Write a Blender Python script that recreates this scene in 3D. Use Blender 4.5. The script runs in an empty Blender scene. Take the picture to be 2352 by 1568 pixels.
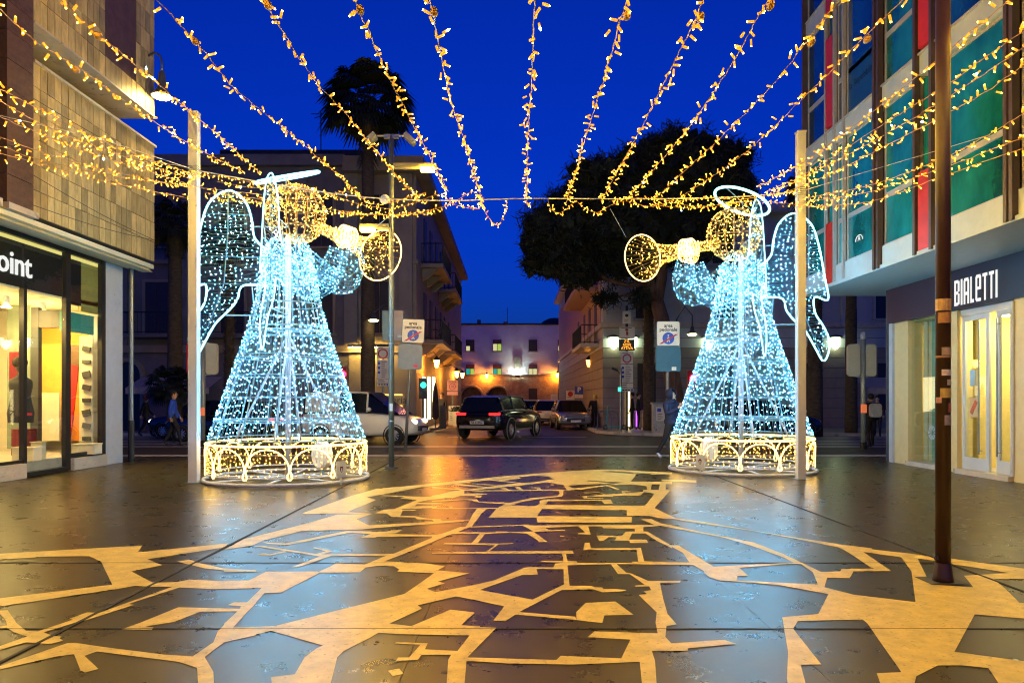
import bpy, bmesh, math, random
import numpy as np
from mathutils import Vector, Matrix, geometry

R = math.radians
random.seed(7)
rng = np.random.default_rng(11)
scene = bpy.context.scene
C = scene.collection

# ------------------------------------------------------------------ camera
# units: metres, X right, Y into the street, Z up; eye at 1.5 m
F_PX, W_PX, H_PX, EYE, HOR = 1680.0, 2352.0, 1568.0, 1.5, 918.0
cam_d = bpy.data.cameras.new('camera')
cam_d.sensor_width = 36.0
cam_d.lens = F_PX / W_PX * 36.0
cam_d.shift_y = (HOR - H_PX / 2) / W_PX
cam_d.clip_end = 2000.0
cam = bpy.data.objects.new('camera', cam_d)
cam.location = (0, 0, EYE)
cam.rotation_euler = (R(90), 0, 0)
C.objects.link(cam)
scene.camera = cam

# ------------------------------------------------------------------ world: dusk sky, sun below the horizon
world = bpy.data.worlds.new('World')
scene.world = world
world.use_nodes = True
wn, wl = world.node_tree.nodes, world.node_tree.links
wn.clear()
w_out = wn.new('ShaderNodeOutputWorld')
w_bg = wn.new('ShaderNodeBackground')
sky = wn.new('ShaderNodeTexSky')
sky.sky_type = 'NISHITA'
sky.sun_disc = False
sky.sun_elevation = R(1.0)
sky.sun_rotation = R(180)
sky.air_density = 1.0
sky.dust_density = 0.3
sky.ozone_density = 6.0
w_mul = wn.new('ShaderNodeMix'); w_mul.data_type = 'RGBA'; w_mul.blend_type = 'MULTIPLY'
w_mul.inputs[0].default_value = 1.0
wl.new(sky.outputs[0], w_mul.inputs[6])
w_mul.inputs[7].default_value = (0.07, 0.27, 1.0, 1)
wl.new(w_mul.outputs[2], w_bg.inputs[0])
w_bg.inputs[1].default_value = 0.50
wl.new(w_bg.outputs[0], w_out.inputs[0])

# ------------------------------------------------------------------ exposure / render
vs = scene.view_settings
vs.view_transform = 'Standard'
vs.look = 'None'
vs.exposure = 0.0
vs.gamma = 1.0
vs.use_curve_mapping = False
scene.render.engine = 'CYCLES'
cy = scene.cycles
cy.use_denoising = True
cy.pixel_filter_type = 'BLACKMAN_HARRIS'
cy.filter_width = 1.1
cy.denoiser = 'OPENIMAGEDENOISE'
cy.max_bounces = 6
cy.diffuse_bounces = 2
cy.glossy_bounces = 3
cy.transparent_max_bounces = 24
cy.sample_clamp_indirect = 4.0
cy.sample_clamp_direct = 36.0
cy.use_light_tree = True
cy.caustics_reflective = False
cy.caustics_refractive = False

# ------------------------------------------------------------------ helpers
def at(u, v, Y):
    return Vector(((u - W_PX / 2) / F_PX * Y, Y, EYE - (v - HOR) / F_PX * Y))
def gx(u, Y): return (u - W_PX / 2) / F_PX * Y
def gz(v, Y): return EYE - (v - HOR) / F_PX * Y
def gy(v): return EYE * F_PX / (v - HOR)

ORG = {}
class MB:
    def __init__(s): s.v = []; s.f = []; s.mi = []
    def add(s, vs, fs, m=0):
        o = len(s.v); s.v.extend([tuple(p) for p in vs])
        for f in fs: s.f.append(tuple(i + o for i in f)); s.mi.append(m)
        return s
    def box(s, x0, x1, y0, y1, z0, z1, m=0):
        return s.add([(x0,y0,z0),(x1,y0,z0),(x1,y1,z0),(x0,y1,z0),(x0,y0,z1),(x1,y0,z1),(x1,y1,z1),(x0,y1,z1)],
                     [(3,2,1,0),(4,5,6,7),(0,1,5,4),(1,2,6,5),(2,3,7,6),(3,0,4,7)], m)
    def obox(s, c, size, rot=None, m=0):
        h = [d / 2 for d in size]; M = rot if rot is not None else Matrix.Identity(3)
        pts = [Vector(c) + M @ Vector((a*h[0], b*h[1], e*h[2])) for a, b, e in
               ((-1,-1,-1),(1,-1,-1),(1,1,-1),(-1,1,-1),(-1,-1,1),(1,-1,1),(1,1,1),(-1,1,1))]
        return s.add(pts, [(3,2,1,0),(4,5,6,7),(0,1,5,4),(1,2,6,5),(2,3,7,6),(3,0,4,7)], m)
    def tube(s, pts, r, n=6, closed=False, cap=True, m=0):
        P = [Vector(p) for p in pts]; k = len(P)
        rs = r if isinstance(r, (list, tuple)) else [r] * k
        vs, fs = [], []
        for i in range(k):
            a = P[(i - 1) % k] if (closed or i > 0) else P[i]
            b = P[(i + 1) % k] if (closed or i < k - 1) else P[i]
            t = (b - a)
            if t.length < 1e-9: t = Vector((0, 0, 1))
            t.normalize()
            up = Vector((0, 0, 1)) if abs(t.z) < 0.93 else Vector((1, 0, 0))
            e1 = t.cross(up).normalized(); e2 = t.cross(e1)
            for j in range(n):
                q = 2 * math.pi * j / n
                vs.append(P[i] + (e1 * math.cos(q) + e2 * math.sin(q)) * rs[i])
        seg = k if closed else k - 1
        for i in range(seg):
            for j in range(n):
                i2 = (i + 1) % k
                fs.append((i*n+j, i*n+(j+1) % n, i2*n+(j+1) % n, i2*n+j))
        if cap and not closed:
            fs.append(tuple(range(n))[::-1]); fs.append(tuple((k-1)*n + j for j in range(n)))
        return s.add(vs, fs, m)
    def cyl(s, p0, p1, r0, r1=None, n=12, m=0):
        return s.tube([p0, p1], [r0, r0 if r1 is None else r1], n, m=m)
    def lathe(s, prof, n=24, c=(0, 0, 0), M=None, m=0):
        M = M if M is not None else Matrix.Identity(3); c = Vector(c); vs, fs = [], []
        for (r, z) in prof:
            for j in range(n):
                q = 2 * math.pi * j / n
                vs.append(c + M @ Vector((r*math.cos(q), r*math.sin(q), z)))
        for i in range(len(prof) - 1):
            for j in range(n):
                fs.append((i*n+j, i*n+(j+1) % n, (i+1)*n+(j+1) % n, (i+1)*n+j))
        return s.add(vs, fs, m)
    def prism(s, poly, o, ax, ay, d, m=0):
        # polygon (a,b) in the plane o + a*ax + b*ay, extruded by vector d
        o, ax, ay, d = map(Vector, (o, ax, ay, d)); n = len(poly)
        A = [o + ax*p[0] + ay*p[1] for p in poly]; B = [p + d for p in A]
        fs = [tuple(range(n))[::-1], tuple(range(n, 2*n))] + [(i, (i+1) % n, n+(i+1) % n, n+i) for i in range(n)]
        return s.add(A + B, fs, m)
    def ball(s, c, r, nu=12, nv=8, m=0, sc=(1, 1, 1)):
        c = Vector(c); vs, fs = [], []
        for i in range(nv + 1):
            th = math.pi * i / nv
            for j in range(nu):
                q = 2 * math.pi * j / nu
                vs.append(c + Vector((r*sc[0]*math.sin(th)*math.cos(q), r*sc[1]*math.sin(th)*math.sin(q), r*sc[2]*math.cos(th))))
        for i in range(nv):
            for j in range(nu):
                fs.append((i*nu+j, (i+1)*nu+j, (i+1)*nu+(j+1) % nu, i*nu+(j+1) % nu))
        return s.add(vs, fs, m)
    def build(s, name, mat, parent=None, world=True, smooth=False):
        me = bpy.data.meshes.new(name)
        off = Vector((0, 0, 0))
        if parent is not None and world: off = Vector(ORG.get(parent.name, (0, 0, 0)))
        me.from_pydata([tuple(Vector(p) - off) for p in s.v] if off.length else s.v, [], s.f)
        for m in (mat if isinstance(mat, (list, tuple)) else [mat]): me.materials.append(m)
        if any(s.mi): me.polygons.foreach_set('material_index', s.mi)
        if smooth: me.polygons.foreach_set('use_smooth', [True] * len(me.polygons))
        me.update()
        o = bpy.data.objects.new(name, me); C.objects.link(o)
        if parent is not None:
            o.parent = parent
            ORG[o.name] = ORG.get(parent.name, (0, 0, 0)) if world else (0, 0, 0)
        else: ORG[o.name] = (0, 0, 0)
        return o

def tag(o, label=None, cat=None, group=None, kind=None):
    if label: o['label'] = label
    if cat: o['category'] = cat
    if group: o['group'] = group
    if kind: o['kind'] = kind
    return o
def thing(name, label, cat, loc=(0, 0, 0), rz=0.0, group=None):
    o = bpy.data.objects.new(name, None); C.objects.link(o)
    o.location = loc; o.rotation_euler = (0, 0, rz); o.empty_display_size = 0.2
    ORG[o.name] = tuple(loc)
    return tag(o, label, cat, group)
def pbox(name, parent, mat, x0, x1, y0, y1, z0, z1):
    return MB().box(min(x0,x1), max(x0,x1), min(y0,y1), max(y0,y1), min(z0,z1), max(z0,z1)).build(name, mat, parent)
_unit = {}
def piece(name, mat, parent, c, size, rot=None):
    """a box-shaped piece that shares one mesh with all alike pieces"""
    key = (name, mat.name)
    if key not in _unit:
        me = bpy.data.meshes.new(name); b = MB().box(-.5, .5, -.5, .5, -.5, .5)
        me.from_pydata(b.v, [], b.f); me.materials.append(mat); _unit[key] = me
    o = bpy.data.objects.new(name, _unit[key]); C.objects.link(o)
    o.parent = parent
    o.location = Vector(c) - Vector(ORG.get(parent.name, (0, 0, 0))); o.scale = size
    if rot: o.rotation_euler = rot
    return o
def text(s, size, loc, face, mat, parent, ext=0.004, xs=1.0, bold=0.0, name='lettering', align='CENTER', space=1.0):
    cu = bpy.data.curves.new(name, 'FONT'); cu.body = s; cu.size = size; cu.extrude = ext; cu.offset = bold
    cu.align_x = align; cu.align_y = 'CENTER'; cu.space_character = space; cu.space_line = 0.8
    cu.resolution_u = 3
    cu.materials.append(mat)
    tmp = bpy.data.objects.new(name, cu); C.objects.link(tmp)
    me = bpy.data.meshes.new_from_object(tmp.evaluated_get(bpy.context.evaluated_depsgraph_get()))
    bpy.data.objects.remove(tmp); bpy.data.curves.remove(cu); me.name = name
    if not me.materials: me.materials.append(mat)
    o = bpy.data.objects.new(name, me); C.objects.link(o)
    if isinstance(face, str): o.rotation_euler = {'cam': (R(90), 0, 0), '+x': (R(90), 0, R(90)), '-x': (R(90), 0, R(-90)), 'local': (R(90), 0, 0)}[face]
    else: o.rotation_euler = face
    o.scale = (xs, 1, 1)
    o.parent = parent
    o.location = Vector(loc) - Vector(ORG.get(parent.name, (0, 0, 0)))
    return o
def copy_tree(o, parent=None):
    c = o.copy(); C.objects.link(c); c.parent = parent
    for ch in list(o.children): copy_tree(ch, c)
    return c

# ------------------------------------------------------------------ materials
MATS = {}
def mat(name, col, rough=0.6, metal=0.0, var=0.12, vscale=6.0, bump=0.0, bscale=40.0, spec=0.5, emit=None, estr=0.0, coat=0.0,
        randcol=0.0, rvar=0.0, dirt=None, coord='Object', stretch=None):
    if name in MATS: return MATS[name]
    m = bpy.data.materials.new(name); m.use_nodes = True
    n, l = m.node_tree.nodes, m.node_tree.links
    p = n['Principled BSDF']
    p.inputs['Roughness'].default_value = rough; p.inputs['Metallic'].default_value = metal
    p.inputs['Specular IOR Level'].default_value = spec
    if coat: p.inputs['Coat Weight'].default_value = coat; p.inputs['Coat Roughness'].default_value = 0.08
    tc = n.new('ShaderNodeTexCoord') if coord != 'World' else n.new('ShaderNodeNewGeometry')
    src = tc.outputs[coord if coord != 'World' else 'Position']
    if stretch:
        mp = n.new('ShaderNodeMapping'); mp.inputs['Scale'].default_value = stretch
        l.new(src, mp.inputs[0]); src = mp.outputs[0]
    out = None
    if var > 0:
        nz = n.new('ShaderNodeTexNoise'); nz.inputs['Scale'].default_value = vscale; nz.inputs['Detail'].default_value = 6
        nz.inputs['Roughness'].default_value = 0.65
        l.new(src, nz.inputs['Vector'])
        rp = n.new('ShaderNodeValToRGB')
        rp.color_ramp.elements[0].position = 0.3; rp.color_ramp.elements[1].position = 0.7
        rp.color_ramp.elements[0].color = tuple(c*(1-var) for c in col) + (1,)
        rp.color_ramp.elements[1].color = tuple(min(1, c*(1+var)) for c in col) + (1,)
        l.new(nz.outputs['Fac'], rp.inputs[0]); out = rp.outputs[0]
        if rvar:
            mr = n.new('ShaderNodeMapRange'); mr.inputs[1].default_value = 0.3; mr.inputs[2].default_value = 0.7
            mr.inputs[3].default_value = rough - rvar; mr.inputs[4].default_value = rough + rvar
            l.new(nz.outputs['Fac'], mr.inputs[0]); l.new(mr.outputs[0], p.inputs['Roughness'])
    if randcol:
        oi = n.new('ShaderNodeObjectInfo'); hs = n.new('ShaderNodeHueSaturation')
        mr = n.new('ShaderNodeMapRange'); mr.inputs[3].default_value = 1 - randcol; mr.inputs[4].default_value = 1 + randcol
        l.new(oi.outputs['Random'], mr.inputs[0]); l.new(mr.outputs[0], hs.inputs['Value'])
        if out: l.new(out, hs.inputs['Color'])
        else: hs.inputs['Color'].default_value = tuple(col) + (1,)
        out = hs.outputs[0]
    if dirt:
        dn = n.new('ShaderNodeTexNoise'); dn.inputs['Scale'].default_value = dirt[0]; dn.inputs['Detail'].default_value = 8
        l.new(src, dn.inputs['Vector'])
        dr = n.new('ShaderNodeMapRange'); dr.inputs[1].default_value = dirt[2]; dr.inputs[2].default_value = dirt[2] + 0.08
        l.new(dn.outputs['Fac'], dr.inputs[0])
        mx = n.new('ShaderNodeMix'); mx.data_type = 'RGBA'; l.new(dr.outputs[0], mx.inputs[0])
        if out: l.new(out, mx.inputs[6])
        else: mx.inputs[6].default_value = tuple(col) + (1,)
        mx.inputs[7].default_value = tuple(c*dirt[1] for c in col) + (1,)
        out = mx.outputs[2]
    if out: l.new(out, p.inputs['Base Color'])
    else: p.inputs['Base Color'].default_value = tuple(col) + (1,)
    if bump > 0:
        bn = n.new('ShaderNodeTexNoise'); bn.inputs['Scale'].default_value = bscale; bn.inputs['Detail'].default_value = 4
        l.new(src, bn.inputs['Vector'])
        bp = n.new('ShaderNodeBump'); bp.inputs['Strength'].default_value = bump; bp.inputs['Distance'].default_value = 0.02
        l.new(bn.outputs['Fac'], bp.inputs['Height']); l.new(bp.outputs[0], p.inputs['Normal'])
    if emit: p.inputs['Emission Color'].default_value = tuple(emit) + (1,); p.inputs['Emission Strength'].default_value = estr
    MATS[name] = m
    return m
def lamp_mat(name, col, strength=1.0):
    if name in MATS: return MATS[name]
    m = bpy.data.materials.new(name); m.use_nodes = True
    n, l = m.node_tree.nodes, m.node_tree.links; n.clear()
    o = n.new('ShaderNodeOutputMaterial'); e = n.new('ShaderNodeEmission')
    e.inputs[0].default_value = tuple(col) + (1,); e.inputs[1].default_value = strength
    l.new(e.outputs[0], o.inputs[0]); MATS[name] = m
    return m
def glass(name, tint=(0.9, 0.95, 0.95), refl=0.06, rough=0.02, gtint=(1, 1, 1)):
    if name in MATS: return MATS[name]
    m = bpy.data.materials.new(name); m.use_nodes = True
    n, l = m.node_tree.nodes, m.node_tree.links; n.clear()
    o = n.new('ShaderNodeOutputMaterial'); mx = n.new('ShaderNodeMixShader')
    t = n.new('ShaderNodeBsdfTransparent'); t.inputs[0].default_value = tuple(tint) + (1,)
    g = n.new('ShaderNodeBsdfGlossy'); g.inputs['Roughness'].default_value = rough; g.inputs[0].default_value = tuple(gtint) + (1,)
    lw = n.new('ShaderNodeLayerWeight'); lw.inputs[0].default_value = 0.5
    pw = n.new('ShaderNodeMath'); pw.operation = 'POWER'; pw.inputs[1].default_value = 4.0; l.new(lw.outputs['Facing'], pw.inputs[0])
    ad = n.new('ShaderNodeMath'); ad.operation = 'ADD'; ad.inputs[1].default_value = refl; ad.use_clamp = True
    l.new(pw.outputs[0], ad.inputs[0]); l.new(ad.outputs[0], mx.inputs[0])
    l.new(t.outputs[0], mx.inputs[1]); l.new(g.outputs[0], mx.inputs[2]); l.new(mx.outputs[0], o.inputs[0])
    MATS[name] = m
    return m

WARM = (1.0, 0.50, 0.10); COLD = (0.35, 0.80, 1.0)
M_BULB = lamp_mat('amber_bulb_tip', (1.0, 0.55, 0.03), 1700)
M_BODY = mat('amber_bulb_sleeve', (0.9, 0.45, 0.06), 0.35, var=0, emit=(1.0, 0.40, 0.015), estr=0.9)
M_WIRE = mat('fairy_cord', (0.45, 0.26, 0.08), 0.5, var=0.1)
M_COLD = lamp_mat('cold_white_bulb', (0.10, 0.60, 1.0), 140)
M_COLDB = lamp_mat('blue_white_bulb', (0.30, 0.66, 1.0), 380)
M_GOLD = lamp_mat('gold_bulb', (1.0, 0.50, 0.05), 42)
M_ROPE_C = lamp_mat('cold_rope_light', (0.30, 0.9, 1.0), 5)
M_ROPE_W = lamp_mat('white_pole_strip', (0.55, 0.92, 1.0), 4.0)
M_ROPE_G = lamp_mat('gold_rope_light', (1.0, 0.62, 0.16), 7)
M_FRAME = mat('white_frame_paint', (0.20, 0.32, 0.37), 0.4, var=0.05)
M_GWIRE = mat('gold_frame_wire', (0.32, 0.20, 0.05), 0.4, var=0.05)
M_CWIRE = mat('clear_light_cord', (0.075, 0.19, 0.25), 0.4, var=0.05)
M_WHITE = mat('white_paint', (0.44, 0.49, 0.58), 0.5, var=0.06, dirt=(9, 0.7, 0.66))
M_BLACK = mat('black_metal', (0.012, 0.012, 0.013), 0.35, var=0.2)
M_STEEL = mat('grey_steel', (0.22, 0.25, 0.27), 0.35, 0.7, var=0.15)
M_DARKGREY = mat('dark_grey', (0.06, 0.065, 0.07), 0.5)
M_CABLE = mat('pale_cable', (0.5, 0.5, 0.48), 0.5, var=0)
# ================================================================== GROUND, ROAD, PAVEMENTS
M_SLAB = mat('dark_paving', (0.044, 0.033, 0.009), 0.29, var=0.30, vscale=3.5, bump=0.05, bscale=110, rvar=0.035, spec=0.18, coord='World', randcol=0.16)
M_GROUND = mat('joint_dark', (0.012, 0.011, 0.010), 0.8)
M_ROAD = mat('asphalt', (0.050, 0.038, 0.026), 0.5, var=0.25, vscale=2.5, bump=0.3, bscale=60, rvar=0.08, spec=0.2)
M_PALE = mat('pale_stone', (0.50, 0.45, 0.37), 0.45, var=0.15, vscale=3, dirt=(5, 0.6, 0.6))
M_PAVE = mat('far_pavement', (0.22, 0.20, 0.17), 0.45, var=0.2, vscale=2, bump=0.1)
M_PAINT = mat('cream_floor_paint', (0.62, 0.50, 0.16), 0.36, var=0.24, vscale=7.0, bump=0.03, bscale=140, rvar=0.05, spec=0.18, dirt=(34, 0.55, 0.61))

tag(MB().add([(-900,-300,-.02),(900,-300,-.02),(900,1200,-.02),(-900,1200,-.02)], [(0,1,2,3)]).build('ground', M_GROUND), kind='structure')
plaza = MB().box(-30, 30, -12, 19.4, -.016, -.008).build('plaza_floor', M_GROUND); tag(plaza, kind='structure')
# the slabs: transverse joints every 1.94 m, long joints, two drain slots at x=-2.92 and x=4.0
xs = [-9.38, -7.2, -5.05, -2.935, -2.905, -0.6, 1.7, 3.985, 4.015, 5.7, 7.45, 9.18]
ys = [-6.85 + 1.94*i for i in range(13)] + [18.37, 19.35]
ys = sorted(set(round(y, 3) for y in ys if y <= 19.4))
for i in range(len(xs) - 1):
    if xs[i+1] - xs[i] < 0.1: continue
    for j in range(len(ys) - 1):
        g = 0.002
        piece('paving_slab', M_SLAB, plaza, ((xs[i]+xs[i+1])/2, (ys[j]+ys[j+1])/2, -0.004 + random.uniform(-.0007, .0007)),
              (xs[i+1]-xs[i]-2*g, ys[j+1]-ys[j]-2*g, 0.008))
for sx in (-1, 1):
    x0, x1 = (-30, -9.387) if sx < 0 else (9.187, 30)
    MB().box(x0, x1, -12, 19.35, -.008, 0).build('side_paving', M_SLAB, plaza)
road = MB().box(-160, 160, 19.42, 30.4, -.014, -.002).build('road', M_ROAD); tag(road, kind='structure')
street = MB().box(-3.9, 3.9, 30.41, 140, -.014, -.002).build('side_street_road', M_ROAD); tag(street, kind='structure')
def flat(name, x0, x1, y0, y1, z, m, parent=None):
    return MB().add([(x0,y0,z),(x1,y0,z),(x1,y1,z),(x0,y1,z)], [(0,1,2,3)]).build(name, m, parent)
# pale stone bands across the road edge and zebra bars
for y0, y1 in ((19.45, 19.95), (23.2, 23.75)):
    flat('stone_band', -60, 60, y0, y1, 0.003, M_PALE, road)
for x0, x1 in ((-17.2, -11.3), (10.0, 15.5)):
    for k in range(6):
        flat('zebra_bar', x0, x1, 24.5 + k*0.95, 24.95 + k*0.95, 0.003, M_PALE, road)
for x0, x1 in ((-2.6, -0.2), (0.6, 3.0)):
    flat('lane_mark', x0, x1, 29.4, 29.65, 0.003, M_PALE, road)
# far pavements with kerbs and a rounded corner
for sx, name in ((-1, 'pavement_left'), (1, 'pavement_right')):
    rr = 3.0; xi = 3.9
    pts = [(sx*160, 30.4)] + [(sx*(xi + rr - rr*math.sin(a)), 30.4 + rr - rr*math.cos(a)) for a in [R(9*i) for i in range(11)]] + [(sx*xi, 140), (sx*160, 140)]
    if sx > 0: pts = pts[::-1]
    pv = MB().prism(pts, (0, 0, -.014), (1, 0, 0), (0, 1, 0), (0, 0, .134)).build(name, M_PAVE); tag(pv, kind='structure')
    kp = [(sx*160, 30.4)] + [(sx*(xi + rr - rr*math.sin(a)), 30.4 + rr - rr*math.cos(a)) for a in [R(9*i) for i in range(11)]] + [(sx*xi, 140)]
    for i in range(len(kp) - 1):
        a, b = Vector((*kp[i], 0)), Vector((*kp[i+1], 0)); d = (b - a); L = d.length
        MB().obox(((a+b)/2) + Vector((0, 0, .0615)), (L*0.995, 0.22, 0.129), Matrix.Rotation(math.atan2(d.y, d.x), 3, 'Z')).build('kerb_stone', M_PALE, pv)

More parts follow.
